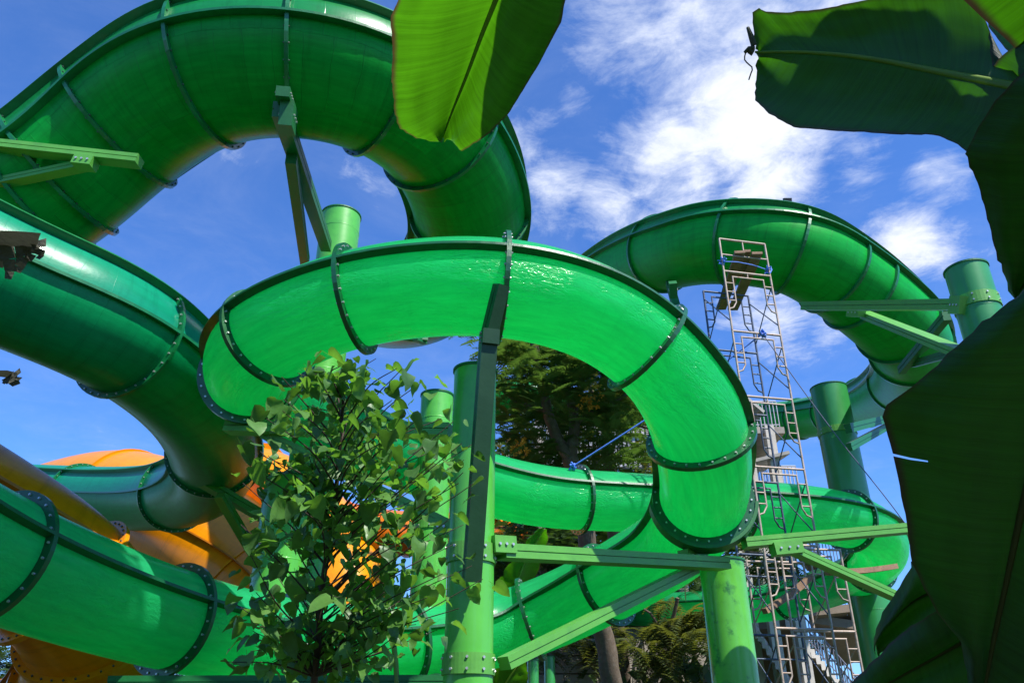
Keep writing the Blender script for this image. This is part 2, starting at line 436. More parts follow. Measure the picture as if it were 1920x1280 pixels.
# ------------------------------------------------------------------ mesh helpers
class MB:
    """collects shapes and links them as one mesh object"""
    def __init__(self):
        self.v, self.f, self.uv, self.sm = [], [], [], []
    def add(self, verts, faces, smooth=False, uvs=None):
        o = len(self.v)
        self.v += [Vector(p) for p in verts]
        for k, f in enumerate(faces):
            self.f.append([i + o for i in f])
            self.sm.append(smooth)
            self.uv.append([uvs[i] for i in f] if uvs else None)
        return self
    def box(self, c, ax, ay, az):
        """centre and three half-extent vectors"""
        c = Vector(c)
        vs = [c + ax * sx + ay * sy + az * sz for sz in (-1, 1) for sy in (-1, 1) for sx in (-1, 1)]
        return self.add(vs, [(0, 2, 3, 1), (4, 5, 7, 6), (0, 1, 5, 4), (2, 6, 7, 3), (0, 4, 6, 2), (1, 3, 7, 5)])
    def extrude(self, p, q, prof, up=Vector((0, 0, 1))):
        """profile [(side, up)] swept from p to q, capped"""
        p, q = Vector(p), Vector(q)
        t = (q - p).normalized()
        s = t.cross(up)
        if s.length < 1e-4:
            s = t.cross(Vector((0, 1, 0)))
        s.normalize()
        u = s.cross(t)
        n = len(prof)
        vs = [p + s * a + u * b for a, b in prof] + [q + s * a + u * b for a, b in prof]
        fs = [(i, (i + 1) % n, n + (i + 1) % n, n + i) for i in range(n)]
        fs += [tuple(range(n - 1, -1, -1)), tuple(range(n, 2 * n))]
        return self.add(vs, fs)
    def tube(self, pts, rad, n=8, cap=True, smooth=True):
        pts = [Vector(p) for p in pts]
        if isinstance(rad, (int, float)):
            rad = [rad] * len(pts)
        t0 = (pts[1] - pts[0]).normalized()
        a = t0.cross(Vector((0, 0, 1)))
        if a.length < 1e-3:
            a = t0.cross(Vector((0, 1, 0)))
        a.normalize()
        vs, fs = [], []
        for i, p in enumerate(pts):
            t = (pts[min(i + 1, len(pts) - 1)] - pts[max(i - 1, 0)]).normalized()
            a = (a - t * a.dot(t)).normalized()
            b = t.cross(a)
            for k in range(n):
                g = 2 * math.pi * k / n
                vs.append(p + (a * math.cos(g) + b * math.sin(g)) * rad[i])
        for i in range(len(pts) - 1):
            for k in range(n):
                fs.append((i * n + k, i * n + (k + 1) % n, (i + 1) * n + (k + 1) % n, (i + 1) * n + k))
        self.add(vs, fs, smooth)
        if cap:
            m = len(pts) - 1
            self.add(vs[:n], [tuple(range(n - 1, -1, -1))])
            self.add(vs[m * n:], [tuple(range(n))])
        return self
    def build(self, name, mat, parent=None, origin=None, auto=False):
        me = bpy.data.meshes.new(name)
        org = Vector((0, 0, 0))
        if parent is not None:
            p = parent
            while p.parent:
                p = p.parent
            org = p.location.copy()
        elif origin is not None:
            org = Vector(origin)
        me.from_pydata([v - org for v in self.v], [], self.f)
        me.polygons.foreach_set('use_smooth', self.sm)
        if any(u is not None for u in self.uv):
            ul = me.uv_layers.new(name='UVMap')
            flat = []
            for u, f in zip(self.uv, self.f):
                if u is None:
                    flat += [0.0, 0.0] * len(f)
                else:
                    for a in u:
                        flat += [a[0], a[1]]
            ul.data.foreach_set('uv', flat)
        me.materials.append(mat)
        me.update()
        o = bpy.data.objects.new(name, me)
        C.objects.link(o)
        if parent is not None:
            o.parent = parent
        else:
            o.location = org
        return o

def tag(o, label=None, cat=None, group=None, kind=None):
    if label: o['label'] = label
    if cat: o['category'] = cat
    if group: o['group'] = group
    if kind: o['kind'] = kind
    return o

def thing(name, label, cat, loc, group=None):
    o = bpy.data.objects.new(name, None)
    o.empty_display_size = 0.3
    C.objects.link(o)
    o.location = Vector(loc)
    return tag(o, label, cat, group)

def catmull(pts, step=0.12):
    """smooth curve through points, sampled evenly"""
    n = len(pts)
    out = []
    for i in range(n - 1):
        p0 = pts[i - 1] if i > 0 else pts[0] * 2 - pts[1]
        p1, p2 = pts[i], pts[i + 1]
        p3 = pts[i + 2] if i + 2 < n else pts[-1] * 2 - pts[-2]
        t0 = 0.0
        t1 = t0 + max(1e-4, (p1 - p0).length) ** 0.5
        t2 = t1 + max(1e-4, (p2 - p1).length) ** 0.5
        t3 = t2 + max(1e-4, (p3 - p2).length) ** 0.5
        for k in range(24):
            t = t1 + (t2 - t1) * k / 24
            a1 = p0 * ((t1 - t) / (t1 - t0)) + p1 * ((t - t0) / (t1 - t0))
            a2 = p1 * ((t2 - t) / (t2 - t1)) + p2 * ((t - t1) / (t2 - t1))
            a3 = p2 * ((t3 - t) / (t3 - t2)) + p3 * ((t - t2) / (t3 - t2))
            b1 = a1 * ((t2 - t) / (t2 - t0)) + a2 * ((t - t0) / (t2 - t0))
            b2 = a2 * ((t3 - t) / (t3 - t1)) + a3 * ((t - t1) / (t3 - t1))
            out.append(b1 * ((t2 - t) / (t2 - t1)) + b2 * ((t - t1) / (t2 - t1)))
    out.append(pts[-1].copy())
    cum = [0.0]
    for a, b in zip(out, out[1:]):
        cum.append(cum[-1] + (b - a).length)
    m = max(2, int(cum[-1] / step) + 1)
    res, j = [], 0
    for k in range(m):
        s = cum[-1] * k / (m - 1)
        while j < len(cum) - 2 and cum[j + 1] < s:
            j += 1
        f = (s - cum[j]) / max(1e-9, cum[j + 1] - cum[j])
        res.append(out[j].lerp(out[j + 1], f))
    return res

def resample(poly, n):
    cum = [0.0]
    for a, b in zip(poly, poly[1:]):
        cum.append(cum[-1] + (b - a).length)
    res, j = [], 0
    for k in range(n):
        s = cum[-1] * k / (n - 1)
        while j < len(cum) - 2 and cum[j + 1] < s:
            j += 1
        f = (s - cum[j]) / max(1e-9, cum[j + 1] - cum[j])
        res.append(poly[j].lerp(poly[j + 1], f))
    return res

# ------------------------------------------------------------------ ground
gm = MB()
N = 24
vs, fs = [], []
for j in range(N + 1):
    for i in range(N + 1):
        x = -400 + 800 * i / N
        y = -400 + 800 * j / N
        vs.append((x, y, 0.0))
for j in range(N):
    for i in range(N):
        a = j * (N + 1) + i
        fs.append((a, a + 1, a + N + 2, a + N + 1))
gm.add(vs, fs)
tag(gm.build('ground', M['ground']), kind='structure')

# ------------------------------------------------------------------ water slides
class Slide:
    def __init__(self, name, label, ctrl, D, seam, rings, mats, ring_w=0.10, ring_t=0.06, seam_w=0.09, rim=None, rim_w=0.12,
                 bolts=0, seg=20, step=0.14, group='green tube slides', bolt_r=0.02, cat='water slide', both=True, seam_w2=None):
        R = D / 2
        self.R = R
        pts = catmull([P(x, y, FPX * D / w) for (x, y, w) in ctrl], step)
        n = len(pts)
        # light smoothing of the traced centre line
        for _ in range(14):
            pts = [pts[0]] + [(pts[i - 1] + pts[i] * 2 + pts[i + 1]) / 4 for i in range(1, n - 1)] + [pts[-1]]
        self.pts = pts
        self.pp = [proj(p) for p in pts]
        T = [(pts[min(i + 1, n - 1)] - pts[max(i - 1, 0)]).normalized() for i in range(n)]
        S, U = [], []
        for t in T:
            s = t.cross(Vector((0, 0, 1))).normalized()
            S.append(s)
            U.append(s.cross(t))
        self.T, self.S, self.U = T, S, U
        arc = [0.0]
        for a, b in zip(pts, pts[1:]):
            arc.append(arc[-1] + (b - a).length)
        self.root = thing(name, label, cat, Vector((pts[n // 2].x, pts[n // 2].y, 0)), group)
        idx = sorted(set(self.near(x, y, k) for (x, y, k) in [(r + (None,))[:3] for r in rings]))
        cuts = [0] + [i for i in idx if 3 < i < n - 4] + [n - 1]
        def at(i, al, r):
            return pts[i] + (S[i] * math.cos(al) + U[i] * math.sin(al)) * r
        sm = math.radians(seam)
        def shell(i0, i1, a0, a1, k):
            m = MB()
            vs, fs, uv = [], [], []
            for i in range(i0, i1 + 1):
                for j in range(k + 1):
                    al = a0 + (a1 - a0) * j / k
                    vs.append(at(i, al, R))
                    uv.append((arc[i], R * al))
            for i in range(i1 - i0):
                for j in range(k):
                    a = i * (k + 1) + j
                    fs.append((a, a + 1, a + k + 2, a + k + 1))
            return m.add(vs, fs, True, uv)
        def strip(i0, i1, al, r0, r1, th):
            """flange standing off the shell along angle al"""
            m = MB()
            vs, fs = [], []
            for i in range(i0, i1 + 1):
                d = S[i] * math.cos(al) + U[i] * math.sin(al)
                e = -S[i] * math.sin(al) + U[i] * math.cos(al)
                for (r, h) in ((r0, -th), (r1, -th), (r1, th), (r0, th)):
                    vs.append(pts[i] + d * r + e * h)
            for i in range(i1 - i0):
                for j in range(4):
                    a = i * 4 + j
                    b = i * 4 + (j + 1) % 4
                    fs.append((a, b, b + 4, a + 4))
            fs.append((3, 2, 1, 0))
            e0 = (i1 - i0) * 4
            fs.append((e0, e0 + 1, e0 + 2, e0 + 3))
            return m.add(vs, fs)
        for i0, i1 in zip(cuts, cuts[1:]):
            shell(i0, i1, math.pi - sm, 2 * math.pi + sm, seg + 6).build('lower_shell', mats['low'], self.root)
            shell(i0, i1, sm, math.pi - sm, seg).build('upper_shell', mats['top'], self.root)
            for al in (sm, math.pi - sm):
                strip(i0, i1, al, R - 0.01, R + seam_w, 0.022).build('seam_flange', mats['seam'], self.root)
            if rim is not None:
                for al in (math.radians(rim), math.pi - math.radians(rim)):
                    strip(i0, i1, al, R - 0.01, R + rim_w, 0.02).build('rim_flange', mats['rim'], self.root)
        for i in cuts[1:-1]:
            m = MB()
            k = 48
            vs, fs = [], []
            for j in range(k):
                al = 2 * math.pi * j / k
                d = S[i] * math.cos(al) + U[i] * math.sin(al)
                for (r, h) in ((R - 0.012, -ring_t / 2), (R + ring_w, -ring_t / 2), (R + ring_w, ring_t / 2), (R - 0.012, ring_t / 2)):
                    vs.append(pts[i] + d * r + T[i] * h)
            for j in range(k):
                for q in range(4):
                    a, b = j * 4 + q, j * 4 + (q + 1) % 4
                    c, d2 = ((j + 1) % k) * 4 + (q + 1) % 4, ((j + 1) % k) * 4 + q
                    fs.append((a, b, c, d2))
            m.add(vs, fs)
            ring = m.build('ring_flange', mats['ring'], self.root)
            if bolts:
                mb = MB()
                for j in range(bolts):
                    al = 2 * math.pi * (j + 0.5) / bolts
                    d = S[i] * math.cos(al) + U[i] * math.sin(al)
                    c = pts[i] + d * (R + ring_w * 0.55)
                    e1 = d
                    e2 = T[i].cross(d)
                    for sgn in (-1, 1):
                        h0, h1 = T[i] * (sgn * ring_t / 2), T[i] * (sgn * (ring_t / 2 + bolt_r * 1.3))
                        vv = [c + h0 + (e1 * math.cos(g) + e2 * math.sin(g)) * bolt_r for g in [math.pi / 3 * q for q in range(6)]]
                        vv += [x + h1 - h0 for x in vv]
                        ff = [(q, (q + 1) % 6, 6 + (q + 1) % 6, 6 + q) for q in range(6)] + [(6, 7, 8, 9, 10, 11)]
                        mb.add(vv, ff)
                tag(mb.build('ring_bolts', mats['bolt'], ring), kind='stuff')
    def near(self, px, py, k=None):
        best, bi = 1e18, 0
        rng = range(len(self.pp)) if k is None else range(int(k[0] * len(self.pp)), int(k[1] * len(self.pp)))
        for i in rng:
            x, y, d = self.pp[i]
            q = (x - px) ** 2 + (y - py) ** 2
            if q < best:
                best, bi = q, i
        return bi
    def depth(self, px, py, k=None):
        return self.pp[self.near(px, py, k)][2]

opq = dict(low=M['opaque_green'], top=M['opaque_green_top'], seam=M['flange_a'], rim=M['flange_a'], ring=M['flange_a'], bolt=M['bolt_dark'])
teal = dict(low=M['teal_green'], top=M['teal_green_top'], seam=M['flange_a'], rim=M['flange_a'], ring=M['flange_a'], bolt=M['bolt'])
clr = dict(low=M['clear_green'], top=M['clear_green_top'], seam=M['flange'], rim=M['flange'], ring=M['flange'], bolt=M['bolt'])
mid = dict(low=M['mid_green'], top=M['opaque_green_top'], seam=M['flange_a'], rim=M['flange_a'], ring=M['flange_a'], bolt=M['bolt_dark'])
orn = dict(low=M['orange'], top=M['orange'], seam=M['orange_flange'], rim=M['orange_flange'], ring=M['orange'], bolt=M['bolt_dark'])
ord_ = dict(low=M['orange_deep'], top=M['orange_deep'], seam=M['orange_flange'], rim=M['orange_flange'], ring=M['orange_deep'], bolt=M['bolt_dark'])

A = Slide('tube_slide', 'dark green opaque tube slide arching high over the left sky', [
    (-520, 620, 268), (-330, 545, 264), (-120, 455, 262), (82, 355, 262), (235, 232, 258), (378, 142, 265), (545, 121, 265), (705, 160, 255),
    (828, 258, 232), (880, 380, 213), (868, 470, 196), (815, 545, 178), (740, 575, 158), (660, 565, 145), (600, 560, 138)],
    2.3, -7, [(-60, 425), (75, 350), (110, 318), (232, 236), (388, 138), (548, 121), (703, 160), (822, 252), (880, 395), (845, 515)],
    opq, ring_w=0.085, ring_t=0.06, seam_w=0.13, rim=22, rim_w=0.13, bolts=30, bolt_r=0.014)

Cs = Slide('tube_slide', 'teal green tube slide sloping in from the left edge and curling back', [
    (-420, 330, 285), (-210, 425, 262), (0, 520, 244), (195, 605, 230), (300, 678, 210), (370, 755, 188), (402, 835, 164), (395, 892, 146),
    (345, 922, 132), (280, 932, 122), (200, 932, 114), (100, 925, 106), (-60, 915, 98), (-250, 910, 92)],
    1.75, -4, [(-190, 434), (238, 630), (404, 848), (330, 926), (150, 930)],
    teal, ring_w=0.085, ring_t=0.05, seam_w=0.08, rim=38, rim_w=0.12, bolts=36, bolt_r=0.014)

B = Slide('tube_slide', 'bright translucent green tube slide coiling through the middle of the view', [
        (1000, 1143, 54), (1150, 1142, 57), (1300, 1140, 61), (1450, 1128, 66), (1560, 1097, 73), (1632, 1062, 83), (1655, 1022, 92), (1620, 985, 99), (1545, 966, 103),
    (1400, 953, 106), (1200, 942, 109), (1000, 927, 114), (800, 872, 121), (660, 812, 130), (560, 768, 141), (508, 742, 152),
    (472, 708, 166), (472, 660, 176), (532, 610, 181), (620, 572, 183), (760, 542, 185), (930, 537, 187), (1070, 566, 183), (1180, 622, 178), (1268, 705, 177),
    (1312, 800, 178), (1322, 880, 171), (1314, 948, 157), (1275, 1012, 145), (1185, 1068, 140), (1085, 1122, 134), (960, 1172, 132),
    (830, 1198, 138), (700, 1210, 147), (560, 1208, 157), (415, 1183, 168), (290, 1150, 182), (150, 1104, 200), (0, 1045, 221), (-160, 968, 246), (-360, 850, 290)],
    1.3, 15, [(1250, 1140, (0, .2)), (1480, 1122, (0, .25)), (1636, 1068, (0, .3)), (1590, 975, (0.05, .4)), (1395, 953, (.1, .45)), (1085, 936, (.1, .5)), (820, 878, (.2, .6)),
               (600, 785, (.2, .6)), (475, 700, (.2, .6)), (500, 622, (.38, .7)), (660, 563, (.38, .7)), (938, 537, (.4, .75)), (1212, 645, (.4, .8)),
               (1320, 818, (.4, .85)), (1316, 930, (.5, .9)), (1140, 1092, (.6, 1)), (995, 1158, (.6, 1)), (760, 1204, (.6, 1)), (540, 1206, (.6, 1)), (320, 1158, (.6, 1)), (0, 1045, (.6, 1))],
    clr, ring_w=0.11, ring_t=0.06, seam_w=0.11, bolts=26, bolt_r=0.015)

E = Slide('tube_slide', 'deep green opaque tube slide looping behind the scaffold at right', [
    (900, 760, 66), (960, 742, 66), (1100, 772, 66), (1280, 792, 68), (1450, 790, 71), (1540, 778, 77), (1612, 757, 88), (1678, 724, 108), (1712, 678, 134),
    (1690, 618, 150), (1640, 570, 155), (1575, 520, 158), (1480, 468, 161), (1350, 455, 155), (1260, 470, 143), (1185, 498, 130), (1110, 545, 118), (1040, 600, 108), (960, 640, 100)],
    2.25, 13, [(1100, 772, (0, .4)), (1200, 783, (0, .4)), (1300, 792, (0, .4)), (1375, 792, (0, .4)), (1440, 791, (0, .4)), (1500, 785, (0, .45)), (1560, 773, (0, .45)), (1620, 754, (0, .5)), (1690, 714, (.1, .6)),
              (1706, 650, (.2, .7)), (1660, 588, (.3, .7)), (1612, 548, (.3, .8)), (1560, 510, (.3, .8)), (1480, 468, (.4, .9)), (1372, 455, (.4, .9)), (1240, 476, (.4, 1)), (1120, 538, (.5, 1))],
    mid, ring_w=0.085, ring_t=0.07, seam_w=0.14, rim=36, rim_w=0.14, bolts=0)

OF = Slide('tube_slide', 'wide orange tube slide descending behind the green slide at lower left', [
    (-620, 700, 290), (-330, 812, 276), (-75, 955, 264), (30, 1020, 258), (130, 1095, 250), (185, 1190, 240), (160, 1290, 228), (60, 1370, 215), (-120, 1400, 205)],
    2.0, 18, [(-200, 880), (112, 1080), (178, 1170), (150, 1300)], orn, ring_w=0.12, ring_t=0.08, seam_w=0.16, bolts=40, bolt_r=0.016, group='orange tube slides')
OG = Slide('tube_slide', 'huge shaded orange tube slide bulging behind the teal slide end', [
    (-80, 1030, 180), (90, 965, 190), (215, 945, 202), (330, 985, 222), (420, 1050, 236), (500, 1140, 244), (540, 1250, 250), (540, 1380, 254)],
    3.8, 12, [(60, 975), (235, 948), (330, 985), (465, 1095)], orn, ring_w=0.07, ring_t=0.06, seam_w=0.10, bolts=0, group='orange tube slides')
OH = Slide('tube_slide', 'sunlit yellow orange tube slide curving down behind the sapling', [
    (370, 960, 150), (450, 915, 156), (520, 935, 162), (575, 985, 168), (615, 1055, 176), (640, 1130, 184), (640, 1230, 190), (610, 1340, 196)],
    3.0, 10, [(480, 916), (622, 1070), (640, 1180)], orn, ring_w=0.18, ring_t=0.06, seam_w=0.12, bolts=0, group='orange tube slides')
OI = Slide('tube_slide', 'deep orange tube slide running level behind the front green column', [
    (540, 975, 92), (640, 985, 88), (735, 998, 82), (850, 1000, 78), (960, 1005, 74), (1060, 1030, 70), (1150, 1080, 66)],
    2.2, 10, [(640, 985), (765, 999), (900, 1002), (1020, 1020)], ord_, ring_w=0.12, ring_t=0.08, seam_w=0.10, bolts=0, group='orange tube slides')

# ------------------------------------------------------------------ columns
class Column:
    def __init__(self, label, px, py, d, r, mat, welds=(0.9,), flange_label=None):
        top = P(px, py, d)
        self.x, self.y, self.top, self.r = top.x, top.y, top.z, r
        root = thing('support_column', label, 'column', (top.x, top.y, 0), 'green steel support columns')
        self.root = root
        k = 40
        m = MB()
        m.tube([(top.x, top.y, -0.3), (top.x, top.y, top.z - 0.02)], r, k)
        m.build('shaft', mat, root)
        c = MB()
        c.tube([(top.x, top.y, top.z - 0.02), (top.x, top.y, top.z + 0.012)], r + 0.018, k, smooth=False)
        c.build('cap_plate', M['beam_dark'], root)
        for h in welds:
            w = MB()
            z = top.z - h
            vs, fs = [], []
            for j in range(k):
                g = 2 * math.pi * j / k
                for (rr, zz) in ((r - 0.004, -0.018), (r + 0.008, 0), (r - 0.004, 0.018)):
                    vs.append((top.x + rr * math.cos(g), top.y + rr * math.sin(g), z + zz))
            for j in range(k):
                for q in range(2):
                    fs.append((j * 3 + q, ((j + 1) % k) * 3 + q, ((j + 1) % k) * 3 + q + 1, j * 3 + q + 1))
            w.add(vs, fs, True)
            w.build('weld_seam', mat, root)
        b = MB()
        b.tube([(top.x, top.y, 0.0), (top.x, top.y, 0.04)], r + 0.2, 24, smooth=False)
        b.build('base_plate', M['beam_dark'], root)
    def depth(self, py):
        lo, hi = -2.0, 40.0
        for _ in range(50):
            m = (lo + hi) / 2
            if proj(Vector((self.x, self.y, m)))[1] > py:
                lo = m
            else:
                hi = m
        return proj(Vector((self.x, self.y, lo)))[2]

col_front = Column('thick lime green column in front, nearest the middle of the view', 891, 696, 10.66, 0.277, M['column'], (1.15, 4.6))
col_low = Column('green column with a lower top just left behind the front column', 820, 742, 16.0, 0.32, M['column'], (0.55, 2.5, 6.0))
col_back = Column('tall pale green column rising behind the top of the translucent coil', 640, 406, 19.2, 0.46, M['column'], (0.5, 4.2, 7.3))
col_left = Column('pale green column half hidden behind the sapling at left', 546, 900, 14.8, 0.46, M['column'], (1.5,))
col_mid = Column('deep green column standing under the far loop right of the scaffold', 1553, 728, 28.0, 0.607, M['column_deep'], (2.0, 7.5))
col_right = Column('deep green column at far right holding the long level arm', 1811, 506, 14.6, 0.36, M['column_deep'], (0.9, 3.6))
col_mottled = Column('lime green column mottled with leaf shadows at lower right', 1352, 1052, 13.0, 0.355, M['column_leaf_shadow'], (2.0,))
for (x, y, d, lab) in ((999, 1236, 24, 'thin dark green post under the slide, left of the pair'), (1030, 1230, 25, 'thin dark green post under the slide, right of the pair')):
    Column(lab, x, y, d, 0.17, M['column_deep'], ())

# ------------------------------------------------------------------ support arms
def beam_profile(b, h):
    b, h = b / 2, h / 2
    g = 0.12 * b + 0.006
    R_ = [(b, -h), (b, -0.1 * h), (b - g, -0.1 * h), (b - g, 0.08 * h), (b, 0.08 * h), (b, h)]
    return R_ + [(-x, y) for (x, y) in reversed(R_)]

def beam_part(root, name, p, q, b, h, mat, up=Vector((0, 0, 1))):
    m = MB()
    m.extrude(p, q, beam_profile(b, h), up)
    return m.build(name, mat, root)

def plate(root, name, c, ax, ay, az, mat, bolts=0):
    m = MB()
    m.box(c, ax, ay, az)
    o = m.build(name, mat, root)
    if bolts:
        mb = MB()
        for i in range(bolts):
            f = (i + 0.5) / bolts * 2 - 1
            for s in (-1, 1):
                cc = c + ax * f * 0.9
                mb.tube([cc + az * s, cc + az * s * (1 + 0.02 / az.length)], 0.018, 6, smooth=False)
        tag(mb.build('plate_bolts', M['bolt'], o), kind='stuff')
    return o

def arm(label, beams, b=0.16, h=0.24, mat='beam', plates=()):
    """beams: list of (pixel, depth, pixel, depth); the first is the arm, the others its braces"""
    first = beams[0]
    base = P(*first[0], first[1])
    root = thing('support_arm', label, 'steel arm', base, 'steel arms holding up the slides')
    for i, (a, da, c, dc) in enumerate(beams):
        p, q = P(*a, da), P(*c, dc)
        beam_part(root, 'arm_beam' if i == 0 else 'brace', p, q, b if i == 0 else b * 0.8, h if i == 0 else h * 0.85, M[mat])
    for (a, da, sx, sy) in plates:
        c = P(*a, da)
        t = (P(*first[2], first[3]) - base).normalized()
        s = t.cross(Vector((0, 0, 1))).normalized()
        plate(root, 'bracket_plate', c, t * sx, s.cross(t) * sy, s * 0.1, M[mat], 3)
    return root

dB = B.depth
kB_top, kB_end = (.4, .8), (.55, .9)
dr = dB(1316, 930, kB_end)
arm_main = arm('pale green level arm with brace running from the front column to the coil bottom right',
    [((938, 1034), col_front.depth(1034) + 0.05, (1358, 1057), dr - 0.15), ((945, 1243), col_front.depth(1243) + .05, (1300, 1066), dr - 0.25)], 0.24, 0.17,
    plates=[((940, 1022), col_front.depth(1022), .16, .10), ((1300, 1044), dr - .2, .22, .1)])
# curved saddle of the main arm that cups the lowest flange of the coil
i_ = B.near(1316, 930, kB_end)
m = MB()
vs, fs = [], []
for j in range(25):
    al = math.radians(188 + 164 * j / 24)
    d_ = B.S[i_] * math.cos(al) + B.U[i_] * math.sin(al)
    for (r_, h_) in ((B.R + .115, -.13), (B.R + .165, -.13), (B.R + .165, .13), (B.R + .115, .13)):
        vs.append(B.pts[i_] + d_ * r_ + B.T[i_] * (h_ + .08))
for j in range(24):
    for q in range(4):
        fs.append((j * 4 + q, j * 4 + (q + 1) % 4, j * 4 + 4 + (q + 1) % 4, j * 4 + 4 + q))
fs += [(3, 2, 1, 0), (96, 97, 98, 99)]
m.add(vs, fs)
m.build('saddle', M['beam_dark'], arm_main)
dl = dB(475, 700, (.2, .6))
arm('green arm with long brace from the front column to the coil at left, behind leaves',
    [((845, 808), col_front.depth(808) + .3, (428, 801), dl - 0.1), ((848, 988), col_front.depth(988) + .3, (498, 815), dl - 0.15)], 0.22, 0.17,
    plates=[((838, 990), col_front.depth(988) + .3, .14, .1)])
arm('pale green level arm from the coil bottom to the right edge, with brace below',
    [((1395, 1018), dr - 0.3, (1765, 985), dr + .2), ((1476, 1026), dr - 0.3, (1720, 1136), dr + .1)], 0.21, 0.14,
    plates=[((1475, 1028), dr - .32, .22, .09)])
dst = dB(938, 537, kB_top)
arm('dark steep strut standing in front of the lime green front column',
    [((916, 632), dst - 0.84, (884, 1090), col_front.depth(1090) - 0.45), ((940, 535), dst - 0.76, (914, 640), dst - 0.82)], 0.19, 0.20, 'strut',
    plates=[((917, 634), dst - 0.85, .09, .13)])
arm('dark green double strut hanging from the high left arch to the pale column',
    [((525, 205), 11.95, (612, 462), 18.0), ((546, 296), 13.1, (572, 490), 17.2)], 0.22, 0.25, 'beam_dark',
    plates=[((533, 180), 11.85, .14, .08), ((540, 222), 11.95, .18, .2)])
arm('pair of green arms reaching in from the left edge under the high arch',
    [((-70, 267), 12.1, (262, 303), 11.8), ((-70, 358), 12.1, (180, 306), 11.9)], 0.20, 0.14,
    plates=[((160, 306), 11.8, .15, .08)])
dC = Cs.depth(404, 848)
arm('green arm with slanting brace under the teal slide end at left',
    [((348, 884), dC - .95, (600, 1030), dC + .2), ((412, 928), dC - .9, (512, 1098), dC + .1)], 0.24, 0.18, 'beam')
arm('pale green level arm from the far right column to the far loop',
    [((1512, 574), 19.7, (1800, 571), col_right.depth(571)), ((1622, 590), 19.0, (1830, 672), col_right.depth(672))], 0.3, 0.2,
    plates=[((1605, 586), 18.9, .25, .1), ((1798, 572), col_right.depth(571) - .1, .14, .16)])
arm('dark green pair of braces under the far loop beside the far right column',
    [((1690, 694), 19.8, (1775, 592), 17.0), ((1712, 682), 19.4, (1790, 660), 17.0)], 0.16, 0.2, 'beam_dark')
arm('short green arm and brace between the far loop underside and banana leaf',
    [((1590, 803), 17.2, (1690, 778), 22.5), ((1592, 838), 17.1, (1680, 790), 22.0)], 0.14, 0.2, 'beam_dark')
arm('dark green strut hanging under the far loop behind the coil rim',
    [((1252, 518), E.depth(1240, 476, (.4, 1)) - .5, (1278, 612), 19.5)], 0.2, 0.22, 'beam_dark',
    plates=[((1246, 512), E.depth(1240, 476, (.4, 1)) - .55, .12, .1), ((1262, 543), 20.6, .12, .2)])
arm('dark bracket arm under the right foot of the high left arch',
    [((822, 425), A.depth(880, 395) - 1.05, (928, 408), A.depth(880, 395) - .95), ((830, 437), A.depth(880, 395) - .95, (895, 435), A.depth(880, 395) - .95)], 0.16, 0.16, 'beam_dark')
arm('green beam along the very bottom edge of the view at left',
    [((205, 1279), 9.9, (850, 1277), 10.1)], 0.16, 0.15, 'beam_dark')  # darker steel colour stands in for the shade on this beam
arm('short dark green stub bracket under the coil top behind the flange',
    [((752, 629), 13.6, (800, 634), 13.8), ((778, 632), 13.5, (796, 640), 13.9)], 0.12, 0.12, 'beam_dark')

def collar(col, py):
    z = P(960, py, col.depth(py)).z
    k, m = 40, MB()
    vs, fs = [], []
    for j in range(k):
        g = 2 * math.pi * j / k
        for (rr, zz) in ((col.r - .003, -.11), (col.r + .022, -.11), (col.r + .022, .11), (col.r - .003, .11)):
            vs.append((col.x + rr * math.cos(g), col.y + rr * math.sin(g), z + zz))
    for j in range(k):
        for q in range(4):
            fs.append((j * 4 + q, j * 4 + (q + 1) % 4, ((j + 1) % k) * 4 + (q + 1) % 4, ((j + 1) % k) * 4 + q))
    m.add(vs, fs)
    o = m.build('collar', M['beam'], col.root)
    b = MB()
    for j in range(10):
        g = 2 * math.pi * (j + .5) / 10
        d = Vector((math.cos(g), math.sin(g), 0))
        for zz in (-.06, .06):
            c = Vector((col.x, col.y, z + zz)) + d * (col.r + .02)
            b.tube([c, c + d * .02], .016, 6, smooth=False)
    tag(b.build('collar_bolts', M['bolt'], o), kind='stuff')
for c_, y_ in ((col_front, 1040), (col_front, 1246), (col_right, 572), (col_low, 985), (col_mid, 812)):
    collar(c_, y_)

# ------------------------------------------------------------------ concrete stair tower, walls and screens behind the slides
def quad_prism(m, pts, th):
    """four points and a downward thickness"""
    pts = [Vector(p) for p in pts]
    lo = [p - Vector((0, 0, th)) for p in pts]
    m.add(pts + lo, [(0, 1, 2, 3), (7, 6, 5, 4), (0, 4, 5, 1), (1, 5, 6, 2), (2, 6, 7, 3), (3, 7, 4, 0)])

